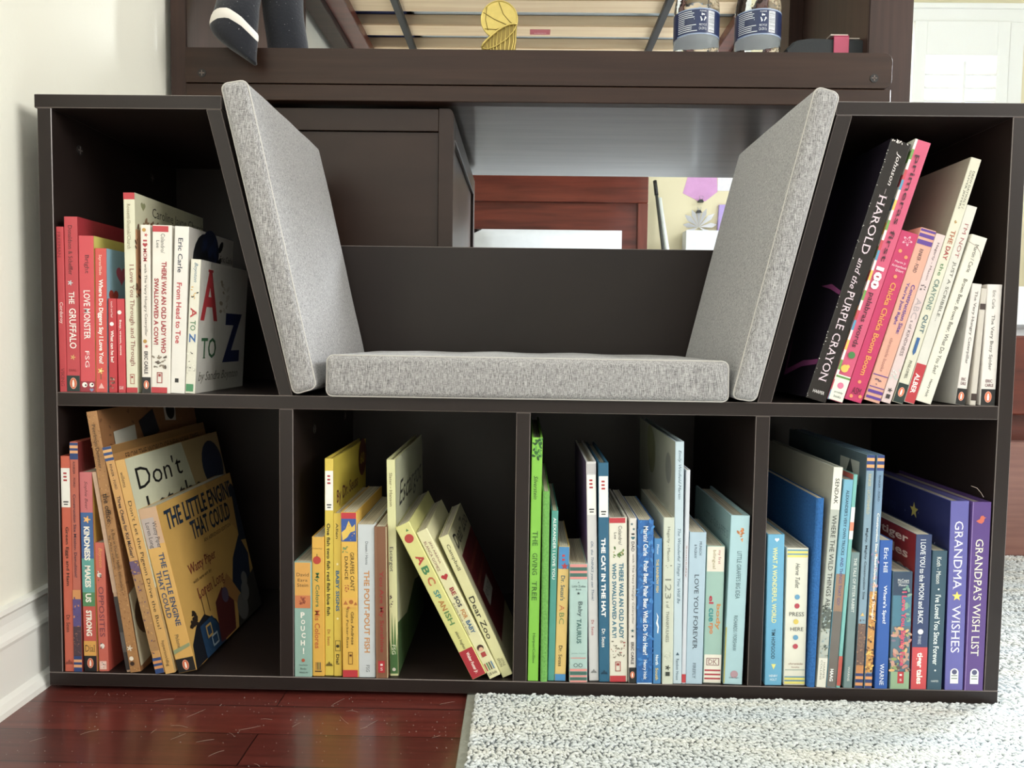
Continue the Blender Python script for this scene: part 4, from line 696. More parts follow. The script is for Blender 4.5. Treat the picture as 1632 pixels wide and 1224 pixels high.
B('F2', 'b', 'd04a70', [*[('r',.0,.15,k/26,(k+1)/26,['e8e4d4','6c9c44','e8e4d4','c83c48','4c94b4','e8e4d4','e8b83c'][k%7]) for k in range(26)],('v','primeras first',.055,.46,.28,.66,'4c1c2c',.01),('v','100',.435+.045,.565,.25,.75,'f4ece4',.06),('v','palabras words',.58,.86-.07,.28,.7,'4c1c2c',.01),('r',.05,.95,.90,.998,'dcdccc'),('disc',.5,.835,.0,'3c7c34'),('disc',.55,.82,.22,'3f8040'),('disc',.4,.875,.24,'e8b83c'),('disc',.55,.865,.12,'e8b83c'),('r',.05,.95,.905,.912,'5c8c3c'),('disc',.5,.94,.2,'d86c90'),('h','priddy',.25,.8,.962,.972,'4c4c48'),('h','books',.3,.75,.977,.987,'4c4c48')],
  'long pink spine with black lower-case text and bold white number', left='e0dcd0', L=[('r',.86,1,k/22,(k+1)/22,c) for k, c in enumerate(['e8e4d4','6c9c44','e8e4d4','c83c48','e8e4d4','4c94b4','e8e4d4','e8b83c','e8e4d4','6c9c44','e8e4d4','c83c48','e8e4d4','4c94b4','e8b83c','e8e4d4','6c9c44','c83c48','e8e4d4','4c94b4','e8b83c','6c9c44'])])
B('F3', 'b', 'c01f5c', [('flower',.5,.05,.3,'e0a8b8'),('flower',.5,.05,.2,'c01f5c'),('disc',.3,.115,.1,'e88c4c'),('disc',.72,.14,.1,'e88c4c'),('h','Martin Jr',.2,.85,.17,.185,'f0d0d8'),('h','Archambault',.1,.95,.193,.207,'f0d0d8'),('h','Ehlert',.4,.85,.215,.23,'f0d0d8'),('disc',.5,.26,.1,'e88c4c'),('v','Chicka Chicka Boom Boom',.295,.845,.38,.7,'e89038',.02),('disc',.5,.885,.1,'e88c4c'),('h','ASM',.25,.75,.92,.96,'5c1030'),('disc',.3,.975,.1,'e88c4c'),('disc',.8,.965,.1,'e88c4c')],
  'magenta board book with orange title and orange dots')
B('F4', 'b', 'd89c84', [('r',.03,.97,.005,.018,'5a3590'),('r',.03,.97,.03,.05,'5a3590'),('r',.03,.97,.065,.09,'5a3590'),('v','RINKER - FORD',.115,.25,.35,.58,'4c3440'),('v','Construction Site:',.315,.60,.56,.8,'5a3590',.02),('v',"You're Just Right",.31,.555,.2,.44,'5a3590',.02),('v','chronicle books',.63,.825,.35,.55,'a86c64'),('r',.03,.97,.845,.85,'5a3590'),('spots',6,.3,.7,.87,.9,.08,['6c4c60']),('r',.03,.97,.915,.92,'5a3590'),('r',.03,.97,.935,.952,'5a3590'),('r',.03,.97,.97,.985,'5a3590')],
  'peach board book with purple stripes at both ends and purple title')
B('F5', 'b', 'd4bcb8', [('v','Hegarty - Macon',.05,.27,.35,.65,'5c4c50'),('spots',8,.25,.75,.3,.36,.1,['4c4044']),('v','ABC',.38,.5,.2,.75,'b0a0a0'),('v','s of KINDNESS',.51,.72,.3,.62,'6c5c60'),('spots',22,.1,.9,.8,.86,.1,['b0d0c4','e0dcd4']),('flower',.5,.925,.25,'3c3436'),('r',.3,.7,.95,.975,'3c3436')],
  'pale dusty pink board book with grey outlined capitals')
B('F6', 'p', 'd2cdb6', [('v','DREW DAYWALT /',.05,.2,.55,.75,'4c4a40'),('v','OLIVER JEFFERS',.05,.205,.25,.45,'4c4a40'),('spots',3,.35,.6,.235,.265,.12,['b08c4c']),('v','THE',.29,.345,.35,.75,'b05c34',.01),('v','DAY',.355,.41,.35,.75,'a83838',.02),('v','the',.425,.475,.35,.7,'4c7c48'),('v','CRAYONS',.49,.615,.3,.75,'5c7c74',.01),('v','QUIT',.635,.71,.3,.75,'2c5c6c',.01),('r',.35,.65,.73,.79,'2a5c94'),('tri',.5,.795,.15,'2a5c94',-1.2),('v','PHILOMEL',.825,.9,.35,.6,'4c4a40'),('r',.03,.97,.92,.998,'20302c'),('peng',.5,.955,.36)],
  'tall cream hardback with crayon-lettered title and wide plain cover', left='9a9683', L=[('r',0,1,0,1,'9a9683')], rough=.3)
B('F7', 's', 'cfcbbf', [('v',"I'M NOT",.09,.26,.35,.72,'a85c5c'),('v','JUST A SCRIBBLE...',.28,.58,.35,.72,'5c5850'),('r',.03,.97,.80,.998,'b8242f'),('v','ALBER',.85,.95,.25,.7,'f2e8e0',.02)],
  'light grey book with handwritten title and red foot')
B('F8', 'b', 'd9d4c3', [('v','Martin / Carle',.05,.215,.4,.64,'35322c'),('v','Brown Bear, Brown Bear, What Do You See?',.255,.825,.38,.66,'35322c',.0),('v','Henry Holt',.86,.965,.4,.62,'35322c')],
  'ivory leaning board book with one long dark title line')
B('F9', 'b', 'd6cec6', [('v','The Very Hungry Caterpillar',.06,.66,.35,.7,'4c4844'),('h','ERIC',.28,.72,.775,.8,'6c4044',.02),('h','CARLE',.25,.8,.81,.835,'6c4044',.02),('r',.03,.97,.865,.998,'1c1c1b'),('peng',.5,.93,.36)],
  'small off-white board book with black foot, left one of the two small spines', left='b8b4ae', L=[('r',0,1,0,1,'b8b4ae'),*[('r',.1+.07*k,.13+.07*k,.84,.94,'3c3a38') for k in range(6)]])
B('F10', 's', 'c4bbae', [('r',.03,.97,.13,.18,'40302c'),('r',.03,.97,.9,.96,'3c2c24')], 'thin beige book squeezed between the two small black-footed spines')
B('F11', 'b', 'dad2ca', [('v','Eric Carle',.05,.2,.38,.58,'5c5854'),('v','The Very Busy Spider',.25,.71,.35,.62,'4c4844'),('h','ERIC',.28,.72,.785,.81,'6c4044',.02),('h','CARLE',.25,.8,.82,.845,'6c4044',.02),('r',.03,.97,.865,.998,'1c1c1b'),('peng',.5,.93,.3)],
  'small wide off-white board book with black foot beside the right side panel')

RZ = FZ+.0050

# ---------------- loft bed, desk and what stands there ----------------
lb = empty('loft_bed', (0, 0, 0), 'dark brown wooden loft bed with pine slats above the desk', 'bed')
def bar(name, par, x0, x1, y0, y1, z0, z1, mt, bevel=.0015, label=None):
    mb = MB(); mb.box(x0, x1, y0, y1, z0, z1, mt); o = mb.build(name, par, bevel=bevel, seg=2)
    if label: o['label'] = label
    return o
bar('post', lb, -.0175, .0075, .352, .42, FZ, 1.62, LOFTV); bar('post', lb, 1.031, 1.0975, .372, .44, RZ, 1.62, LOFTV)
bar('post', lb, -.0175, .0265, .86, .92, FZ, 1.62, LOFTV); bar('post', lb, 1.04, 1.0975, .76, .82, RZ, 1.62, LOFTV)
bar('post', lb, -.0175, .03, 2.34, 2.40, FZ, 1.62, LOFTV); bar('corner_post', lb, 1.05, 1.0975, 2.3405, 2.40, 1.08, 1.62, LOFTV)
bar('side_panel', lb, -.014, .004, .42, .86, .8, 1.5, LOFTV); bar('side_panel', lb, 1.066, 1.084, .44, .76, .8, 1.5, LOFTV)
bar('side_rail', lb, -.012, .035, .92, 2.34, 1.17, 1.36, LOFT); bar('side_rail', lb, 1.078, 1.0975, .82, 2.34, 1.17, 1.36, LOFT)
bar('end_rail', lb, .0075, 1.031, .375, .40, 1.17, 1.36, LOFT); bar('end_rail', lb, .03, 1.05, 2.36, 2.385, 1.17, 1.36, LOFT)
bar('ledger', lb, .035, .082, .45, 2.34, 1.185, 1.2098, CHERRY, label='reddish brown ledger strip'); bar('ledger', lb, 1.036, 1.078, .45, 2.34, 1.185, 1.2098, CHERRY, label='reddish brown ledger strip')
k = .475; i = 0
slats = []
while k < 2.3:
    s = bar('slat', lb, .04, 1.074, k, k+.072, 1.21, 1.238, PINE, .002, 'pale pine slat'); slats.append((k, s)); k += .155
ls = [s for k, s in slats if abs(k-1.25) < .03][0]
mb = MB(); RED = ink('b83a44'); mb.box(.524, .578, 1.272, 1.306, 1.2095, 1.2099, RED)
text_box(mb, 'WARNING', ink('e8b0b0'), lambda u, v: (.524+.054*u, 1.306-.034*v, 1.2093), .2, .8, .2, .38, 0)
lab = mb.build('warning_label', ls); lab['label'] = 'small red sticker'
for x in (.186, .848): bar('support_strap', lb, x, x+.018, .46, 2.33, 1.196, 1.2095, ink('1c1b1d'), label='black strap under the slats')
t = empty('mattress', (.04, .46, 1.2390), 'grey-blue mattress lying on the pine slats', 'mattress')
GB = ink('c4d0d8', .9); NAVY = ink('2a3464', .9)
mb = MB(); mb.box(.17, 1.02, 0, 1.85, 0, .18, GB); mb.build('ticking', t, bevel=.01, seg=2)
mb = MB(); mb.box(0, .168, 0, 1.85, 0, .18, NAVY); o = mb.build('fabric_end', t, bevel=.01, seg=2); o['label'] = 'dark navy fabric end'

dk = empty('desk', (0, 0, 0), 'wide dark brown desk behind the bookcase with rounded front rail', 'desk')
y0, y1 = .343, .366
def rrect(x0, x1, z0, z1, rl, rr):
    pts = []
    for (cx, cz, a0, r_) in ((x0+rl, z0+rl, 180, rl), (x1-rr, z0+rr, 270, rr), (x1-rr, z1-rr, 0, rr), (x0+rl, z1-rl, 90, rl)):
        for a in np.linspace(a0, a0+90, 6): pts.append((cx+r_*math.cos(math.radians(a)), cz+r_*math.sin(math.radians(a))))
    return pts
mb = MB(); mb.prism(rrect(.0085, 1.0555, .7655, .8165, .001, .012), y0, y1, LOFT, 'y'); o = mb.build('front_rail', dk, bevel=.0008)
mb = MB(); mb.box(.0085, 1.0555, y0+.001, y1, .7405, .7645, LOFT); mb.build('lower_rail', dk, bevel=.001)
mb = MB(); mb.box(.0085, 1.029, y1, .893, .748, .772, DESKU); mb.build('desktop', dk, bevel=.001)
mb = MB(); mb.lathe([(.0035, .7472), (.0045, .7479)], (.679, .378, 0), ink('0c0b0b'), 20); mb.build('screw_hole', dk)
for x, z in ((.0335, .779), (1.0295, .780)):
    mb = MB(); c = [(x+.0062*math.cos(a), z+.0062*math.sin(a)) for a in np.linspace(0, 2*math.pi, 20, endpoint=False)]
    mb.prism(c, y0-.0008, y0+.001, ink('120f0e'), 'y')
    mb.box(x-.004, x+.004, y0-.0012, y0-.0008, z-.0008, z+.0008, ink('6c5c54')); mb.box(x-.0008, x+.0008, y0-.0012, y0-.0008, z-.004, z+.004, ink('6c5c54')); mb.build('bolt_cap', dk)
for x in (.03, .995):
    mb = MB(); mb.box(x-.015, x+.015, .82, .85, (RZ if x > .5 else FZ), .7478, LOFTV); mb.build('leg', dk, bevel=.001)

cb = empty('desk_cabinet', (0, 0, 0), 'dark brown panelled cabinet under the left half of the desk', 'cabinet')
mb = MB(); mb.box(.05, .4005, .375, .885, FZ, .733, CAB); mb.build('body', cb, bevel=.001)
dr = MB(); xs0, xs1, zt, zb = .05, .4085, .7350, .06
dr.prism([(xs1-.0225, zb), (xs1, zb), (xs1, zt-.008), (xs1-.002, zt-.003), (xs1-.006, zt), (xs1-.0225, zt)], .358, .3745, CAB, 'y')
fr = dr.build('frame_stile', cb, bevel=.0006)
mb = MB(); mb.box(xs0, xs0+.02, .358, .3745, zb, zt, CAB); mb.build('frame_stile', cb, bevel=.0006)
mb = MB(); mb.box(xs0+.0203, xs1-.0228, .3585, .3745, zt-.034, zt-.001, CAB); mb.build('frame_rail', cb, bevel=.0006)
mb = MB(); mb.box(xs0+.0203, xs1-.0228, .3585, .3745, zb, zb+.034, CAB); mb.build('frame_rail', cb, bevel=.0006)
mb = MB(); mb.box(xs0+.0203, xs1-.0228, .3625, .3745, zb+.0345, zt-.0345, CAB); mb.build('door_panel', cb, bevel=.0006)
for (a, b_, c, d) in ((.38, .405, .06, .733), (.86, .885, .06, .733), (.406, .8595, .70, .733), (.406, .8595, .06, .1)):
    mb = MB(); mb.box(.4006, .4070, a, b_, c, d, CAB); mb.build('side_frame', cb, bevel=.001)

# water bottles
def bottle(x, y, z0, label, ang):
    t = empty('water_bottle', (x, y, z0), label, 'bottle', 'clear plastic water bottles on the desk')
    pet = bpy.data.materials.get('clear_plastic')
    if not pet:
        pet, nt, b = new_mat('clear_plastic'); b.inputs['Transmission Weight'].default_value = 1; b.inputs['Roughness'].default_value = .04; b.inputs['IOR'].default_value = 1.12
        b.inputs['Base Color'].default_value = (.95, .97, .98, 1)
        co = nd(nt, 'ShaderNodeTexCoord'); no = nd(nt, 'ShaderNodeTexNoise'); no.inputs['Scale'].default_value = 70; nt.links.new(co.outputs['Object'], no.inputs['Vector'])
        bu = nd(nt, 'ShaderNodeBump'); bu.inputs['Strength'].default_value = .5; bu.inputs['Distance'].default_value = .004; nt.links.new(no.outputs['Fac'], bu.inputs['Height']); nt.links.new(bu.outputs[0], b.inputs['Normal'])
    pr = [(.020, .0), (.029, .002), (.033, .008), (.0335, .02), (.0305, .026), (.0335, .032), (.0305, .040), (.0338, .048), (.0312, .056), (.0338, .064), (.0345, .072), (.0345, .076), (.0337, .079), (.0337, .1185), (.0345, .121), (.0345, .127), (.0335, .135), (.0305, .148), (.0255, .162), (.019, .174), (.0145, .182), (.0125, .187), (.0125, .193), (.0155, .194), (.0155, .196), (.0125, .197), (.0125, .204)]
    mb = MB(); mb.lathe(pr, (0, 0, 0), pet, 48); mb.build('bottle_body', t)
    cp = MB(); cp.lathe([(.0142, .198), (.0148, .2), (.0148, .212), (.0138, .214)], (0, 0, 0), ink('e8ecee'), 32)
    o = cp.build('cap', t); o['label'] = 'white screw cap'
    lb_ = MB(); r_ = .0349; n_ = 64
    navy = ink('1b2a55', .35); z0_, z1_ = .0795, .118
    vs_ = [(r_*math.cos(2*math.pi*k/n_), r_*math.sin(2*math.pi*k/n_), z) for z in (z0_, z1_) for k in range(n_)]
    lb_.add(vs_, [(k, (k+1) % n_, n_+(k+1) % n_, n_+k) for k in range(n_)], navy, True)
    W8 = ink('dfe3ea', .4)
    ri = .0343; lb_.add([(ri*math.cos(2*math.pi*k/n_), ri*math.sin(2*math.pi*k/n_), z) for z in (z0_, z1_) for k in range(n_)], [(k, n_+k, n_+(k+1) % n_, (k+1) % n_) for k in range(n_)], W8, True)
    def cyl(u, v, e=.0002):   # u: degrees round from the side facing the room, v: 0 top .. 1 bottom
        a = math.radians(-90+ang+u); return ((r_+e)*math.cos(a), (r_+e)*math.sin(a), z1_-(z1_-z0_)*v)
    def patch(u0, u1, v0, v1, mt, e=.0002):
        k_ = max(1, int(abs(u1-u0)/6)); us = [u0+(u1-u0)*i_/k_ for i_ in range(k_+1)]
        lb_.add([cyl(u, v, e) for v in (v0, v1) for u in us], [(i_, i_+1, k_+1+i_+1, k_+1+i_) for i_ in range(k_)], mt)
    patch(-70, 90, 0, .05, ink('8ea0c0')); patch(-70, 90, .95, 1, ink('8ea0c0'))
    rnd = random.Random(3)
    for i_ in range(11): patch(-66, -66+rnd.uniform(34, 52), .10+i_*.075, .125+i_*.075, W8)
    patch(-46, -22, .36, .58, navy, .0004)
    patch(14, 32, .10, .9, W8)
    for i_ in range(17):
        w_ = rnd.uniform(.010, .026); patch(15, 31, .13+i_*.045, .13+i_*.045+w_, ink('2a2c38'), .0004)
    # recycling mark: three chasing arrows
    for a0 in (90, 210, 330):
        pts = []
        for da, rr_ in ((-40, 1), (20, 1), (20, 1.25), (48, .8), (20, .4), (20, .62), (-40, .62)):
            a = math.radians(a0+da); pts.append(cyl(0+7.5*rr_*math.cos(a), .36-.16*rr_*math.sin(a), .0003))
        lb_.add(pts, [tuple(range(len(pts)))], W8)
    text_box(lb_, 'PLEASE', W8, lambda u, v: cyl(u, v, .0003), -8, 8, .09, .15, 0)
    text_box(lb_, 'RECYCLE', W8, lambda u, v: cyl(u, v, .0003), -9, 9, .60, .68, 0)
    text_box(lb_, 'CA CRV 5c', W8, lambda u, v: cyl(u, v, .0003), -10, 9, .73, .84, 0)
    o = lb_.build('label_sleeve', t, fix=False); o['label'] = 'navy printed label sleeve'
bottle(.7795, .404, .7725, 'clear water bottle, left of the pair behind the desk rail', 4)
bottle(.8740, .404, .7725, 'clear water bottle, right of the pair, next to the desk bag', -3)

# gold basketball and hoop ornament
GOLD = ink('c9b04e', .38, .55, 120., .15, .1); GOLD2 = ink('7c661c', .4, .5)
t = empty('basketball_trophy', (.475, .378, .7725), 'flat gold basketball-and-net ornament standing on the desk behind the rail', 'trophy')
mb = MB(); c = (0, .1005); Rr = .0275
mb.prism([(c[0]+Rr*math.cos(a), c[1]+Rr*math.sin(a)) for a in np.linspace(0, 2*math.pi, 48, endpoint=False)], -.003, .003, GOLD, 'y')
mb.tube([(c[0]+Rr*math.cos(a), -.003, c[1]+Rr*math.sin(a)) for a in np.linspace(0, 2*math.pi, 48, endpoint=False)], .0011, GOLD, 6, closed=True)
mb.build('ball', t)
sm = MB()
def line(pts, r_=.0005, m_=GOLD2): sm.tube([(x, -.0035, z) for x, z in pts], r_, m_, 5)
line([(c[0]-.024, c[1]+.010), (c[0]-.008, c[1]+.0005), (c[0]+.012, c[1]-.008)])
line([(c[0]-.001, c[1]+.0255), (c[0]+.006, c[1]+.008), (c[0]+.017, c[1]-.004), (c[0]+.024, c[1]-.008)])
line([(c[0]-.022, c[1]-.014), (c[0]-.005, c[1]-.015), (c[0]+.01, c[1]-.010)])
line([(c[0]-.019, c[1]+.018), (c[0]-.021, c[1]), (c[0]-.017, c[1]-.016)])
sm.build('ball_seams', t)
nt_ = MB()
rim = [(x_, -.0065, z_) for x_, z_ in ((-.0265, .0575), (-.0235, .064), (-.017, .0705), (-.010, .0765), (-.002, .083), (.006, .088), (.014, .0915), (.0215, .093), (.027, .0925))]
nt_.tube(rim, .0015, GOLD, 8)
nt_.tube([(-.0265, -.0065, .0575), (-.018, -.0065, .055), (-.004, -.0065, .060), (.012, -.0065, .071), (.022, -.0065, .082), (.027, -.0065, .0925)], .0008, GOLD, 8)
nt_.prism([(p_[0], p_[2]) for p_ in rim]+[(.0245, .03), (.018, .0), (-.010, .0), (-.018, .03)], -.0045, -.001, ink('9c8430', .5, .4), 'y')
for s in np.linspace(.03, .97, 11):
    i_ = int(s*8); p_ = rim[i_]; x_ = p_[0]+(s*8-i_)*(rim[min(i_+1, 8)][0]-p_[0])
    zt_ = p_[2]; nt_.tube([(x_, -.006, zt_), (x_*.93+.002*math.sin(9*s), -.0062, zt_*.72), (x_*.86+.002*math.sin(5*s), -.006, zt_*.45), (x_*.62+.003, -.0055, .002)], .0008, GOLD, 6)
nt_.build('net', t)
mb = MB(); mb.box(-.016, .026, -.010, .012, 0, .004, GOLD); mb.build('base', t, bevel=.001)

# black bag with pink strap
BAGM = ink('23272a', .75, 0.0, 200., .2, .3)
t = empty('black_case', (.98, .415, .7725), 'black soft case with a pink strap lying on the desk at the right', 'case')
mb = MB(); mb.prism([(-.066, 0), (.064, 0), (.064, .077), (.060, .081), (-.03, .083), (-.052, .079), (-.066, .066)], -.025, .09, BAGM, 'y'); mb.build('case_body', t, bevel=.004, seg=3)
mb = MB(); PK = ink('b23a5c', .6); mb.box(.006, .029, -.0275, -.0255, .0, .0845, PK); mb.box(.006, .029, -.0275, .091, .0845, .086, PK); o = mb.build('strap', t, bevel=.0006); o['label'] = 'pink strap'
mb = MB(); WT = ink('d8c8bc', .6); mb.box(.001, .028, -.026, .0, .0865, .0882, WT); mb.box(.029, .049, -.018, .004, .0845, .0860, WT); o = mb.build('strap_tab', t, bevel=.0005); o['label'] = 'off-white strap tab'

# plush doll seated on the desk, legs over the rail
def plush():
    mt, nt, b = new_mat('black_plush'); co = nd(nt, 'ShaderNodeTexCoord')
    no = nd(nt, 'ShaderNodeTexNoise'); no.inputs['Scale'].default_value = 260; no.inputs['Detail'].default_value = 3; nt.links.new(co.outputs['Object'], no.inputs['Vector'])
    vo = nd(nt, 'ShaderNodeTexNoise'); vo.inputs['Scale'].default_value = 420; vo.inputs['Detail'].default_value = 1; nt.links.new(co.outputs['Object'], vo.inputs['Vector'])
    r = nd(nt, 'ShaderNodeValToRGB'); r.color_ramp.elements[0].position = .75; r.color_ramp.elements[1].position = .79; r.color_ramp.elements[0].color = (*s2l('23242a'), 1); r.color_ramp.elements[1].color = (*s2l('a8a8a8'), 1)
    nt.links.new(vo.outputs['Fac'], r.inputs[0]); nt.links.new(r.outputs[0], b.inputs['Base Color']); b.inputs['Roughness'].default_value = .95; b.inputs['Sheen Weight'].default_value = .3; b.inputs['Specular IOR Level'].default_value = .2
    bu = nd(nt, 'ShaderNodeBump'); bu.inputs['Strength'].default_value = .5; bu.inputs['Distance'].default_value = .001; nt.links.new(no.outputs['Fac'], bu.inputs['Height']); nt.links.new(bu.outputs[0], b.inputs['Normal']); return mt
PL = plush()
def loft(mb, secs, mt, n_=24):
    """secs: (x, y, z, half width, half depth, tilt)"""
    vs_ = []
    for x, y, z, a, b_, tl in secs:
        for k_ in range(n_):
            an = 2*math.pi*k_/n_; ux = a*math.cos(an); vs_.append((x+ux*math.cos(tl), y+b_*math.sin(an), z+ux*math.sin(tl)))
    m_ = len(secs); fs = [(i_*n_+k_, i_*n_+(k_+1) % n_, (i_+1)*n_+(k_+1) % n_, (i_+1)*n_+k_) for i_ in range(m_-1) for k_ in range(n_)]
    fs += [tuple(range(n_-1, -1, -1)), tuple(range((m_-1)*n_, m_*n_))]
    mb.add(vs_, fs, mt, True)
t = empty('plush_figure', (0, 0, 0), 'black plush figure with a white ankle band, one leg hanging over the desk rail', 'stuffed toy')
def curve_secs(secs, k_=5):
    out = []
    S = np.array(secs, float); n_ = len(S)
    for i_ in range(n_-1):
        p0, p1, p2, p3 = S[max(i_-1, 0)], S[i_], S[i_+1], S[min(i_+2, n_-1)]
        for j_ in range(k_):
            u = j_/k_; out.append(.5*((2*p1)+(-p0+p2)*u+(2*p0-5*p1+4*p2-p3)*u*u+(-p0+3*p1-3*p2+p3)*u**3))
    out.append(S[-1]); return [tuple(s) for s in out]
leg = curve_secs([(.1215, .318, .7825, .002, .0015, -.2), (.1180, .3165, .7865, .0075, .008, -.3), (.1115, .316, .792, .0140, .012, -.35), (.1035, .316, .801, .0218, .0155, -.28), (.0955, .3165, .818, .0305, .0195, -.12), (.0915, .3175, .834, .0342, .021, -.05), (.0935, .320, .8535, .0330, .022, 0), (.0954, .326, .876, .0312, .022, 0), (.096, .34, .905, .034, .024, 0), (.10, .37, .955, .036, .028, 0), (.11, .42, .99, .036, .03, 0)])
mb = MB(); loft(mb, leg, PL); mb.build('leg', t)
mb = MB(); n_ = 36; rows = []
zs_ = np.array([q_[2] for q_ in leg])
for f_ in np.linspace(-1, 1, 5):
    for k_ in range(n_):
        an = 2*math.pi*k_/n_; z = .845
        for _ in range(4):
            g_ = [np.interp(z, zs_, [q_[c_] for q_ in leg]) for c_ in (0, 1, 3, 4)]
            x = g_[0]+g_[2]*math.cos(an)
            z = np.interp(x, [.058, .075, .09, .108, .1255], [.845, .849, .8485, .838, .8215])+f_*np.interp(x, [.058, .126], [.0085, .0058])
        o_ = .0011 if abs(f_) < .9 else .0002
        rows.append((x+o_*math.cos(an), g_[1]+(g_[3]+o_)*math.sin(an), z))
mb.add(rows, [(i_*n_+k_, i_*n_+(k_+1) % n_, (i_+1)*n_+(k_+1) % n_, (i_+1)*n_+k_) for i_ in range(4) for k_ in range(n_)], ink('e6ded4', .85), True)
o = mb.build('ankle_band', t); o['label'] = 'white ankle band'
leg2 = curve_secs([(.150, .40, .7755, .018, .003, 0), (.150, .40, .780, .030, .022, 0), (.148, .398, .80, .033, .026, 0), (.146, .396, .84, .031, .025, .1), (.138, .40, .89, .031, .026, .1), (.130, .42, .95, .034, .028, 0), (.125, .45, .99, .034, .03, 0)])
mb = MB(); loft(mb, leg2, PL); mb.build('leg', t)
body = curve_secs([(.115, .46, .955, .03, .03, 0), (.115, .465, .975, .065, .05, 0), (.115, .47, 1.02, .07, .055, 0), (.115, .47, 1.08, .06, .05, 0), (.115, .47, 1.11, .03, .03, 0)])
mb = MB(); loft(mb, body, PL); mb.build('torso', t)

# ---------------- beds and wall things beyond ----------------
BED = ink('d9dde0', .9, 0.0, 30., .06, .4)
t = empty('spare_bed', (0, 0, 0), 'cherry wood bed seen beneath the desk, with panelled headboard', 'bed')
hb = MB(); hb.box(.16, 1.035, 2.78, 2.80, .75, 1.02, CHERRY); hb.build('headboard_panel', t)
mb = MB(); mb.box(.10, 1.082, 2.765, 2.80, 1.0205, 1.14, CHERRY); mb.build('headboard_rail', t, bevel=.003)
for x in (.10, 1.0355): mb = MB(); mb.box(x, x+.0465, 2.765, 2.80, FZ, 1.02, CHERRYV); mb.build('headboard_stile', t, bevel=.003)
mb = MB(); mb.box(.12, 1.06, 1.55, 2.76, .22, .36, CHERRY); mb.build('bed_frame', t, bevel=.004)
for x in (.13, 1.02):
    mb = MB(); mb.box(x, x+.04, 1.56, 1.60, (RZ if x > .5 else FZ), .2195, CHERRYV); mb.build('leg', t)
mb = MB(); mb.box(.13, 1.05, 1.57, 2.755, .3605, .58, BED); mb.build('mattress', t, bevel=.02, seg=3)
def pillow(name, x0, x1, y0, y1, z0, z1, label):
    t = MB(); n_ = 14; V = []; Fs = []
    for s in (-1, 1):
        for i_ in range(n_+1):
            for j_ in range(n_+1):
                u, v = i_/n_, j_/n_; th = (max(0, math.sin(math.pi*u))*max(0, math.sin(math.pi*v)))**.35
                V.append((x0+(x1-x0)*u, (y0+y1)/2+s*(y1-y0)/2*th, z0+(z1-z0)*v))
    N = (n_+1)**2
    for s in (0, 1):
        for i_ in range(n_):
            for j_ in range(n_): a = s*N+i_*(n_+1)+j_; Fs.append((a, a+1, a+n_+2, a+n_+1))
    t.add(V, Fs, BED, True); return tag(t.build(name), label, 'pillow')
pillow('pillow', .28, .955, 2.62, 2.76, .575, .883, 'white pillow propped against the cherry headboard under the desk')

t = empty('daybed', (0, 0, 0), 'dark cherry bed with white bedding, visible just past the right side of the bookcase', 'bed')
y_ = .6025
mb = MB(); mb.box(1.32, 2.35, y_, 2.5, .262, .408, CHERRY); mb.build('side_rail', t, bevel=.003)
mb = MB(); mb.box(1.30, 2.36, y_-.005, y_+.03, .0, .2125, wood_dark('mahogany_front', '7c5850', '8c665c', .35)); o = mb.build('drawer_front', t, bevel=.002)
mb = MB(); mb.box(1.33, 2.34, y_+.031, 2.45, RZ, .2615, CHERRY); mb.build('base', t)
mb = MB(); mb.box(1.34, 2.33, y_+.01, 2.48, .4085, .50, BED); mb.build('mattress', t, bevel=.02, seg=3)

# art and stationery on the back wall
def wallpoly(name, pts, mt, label, cat, th=.0012, y=2.9995):
    mb = MB(); mb.prism(pts, y-th, y, mt, 'y'); return tag(mb.build(name), label, cat, 'paper crafts pinned on the cream wall')
s_ = (3.0+.8231)/(2.9+.8231)
def sc(x, z): return (.519+(x-.519)*s_, .3898+(z-.3898)*s_)
PKP = ink('d79ad0', .8, 0.0, 14., .2)
wallpoly('paper_house', [sc(1.285, 1.16), sc(1.266, 1.092), sc(1.336, 1.058), sc(1.375, 1.056), sc(1.430, 1.10), sc(1.425, 1.19), sc(1.29, 1.19)], PKP, 'pink and lilac paper cutout on the wall, topmost of the two clipped crafts', 'paper craft')
wallpoly('paper_sheet', [sc(1.43, 1.105), sc(1.52, 1.105), sc(1.52, 1.2), sc(1.43, 1.2)], ink('e8e4ea', .8), 'white sheet of paper on the wall right of the pink cutout', 'paper')
mb = MB(); rnd = random.Random(4)
cx, cz = sc(1.343, .985); SIL = ink('e2e3ea', .5, 0.0, 40., .15)
for a in np.linspace(200, -20, 9):
    r1 = .085*s_*rnd.uniform(.85, 1.1); an = math.radians(a); b1 = an+.16; b0 = an-.16
    zz = cz-.055
    mb.add([(cx, 2.985, zz), (cx+r1*.7*math.cos(b0), 2.98, zz+r1*.9*math.sin(b0)), (cx+r1*math.cos(an), 2.992, zz+r1*1.25*math.sin(an)), (cx+r1*.7*math.cos(b1), 2.999, zz+r1*.9*math.sin(b1))], [(0,1,2),(0,2,3),(0,3,1),(1,3,2)], SIL)
tag(mb.build('foil_starburst'), 'crumpled silver foil starburst hanging below the pink cutout', 'paper craft', 'paper crafts pinned on the cream wall')
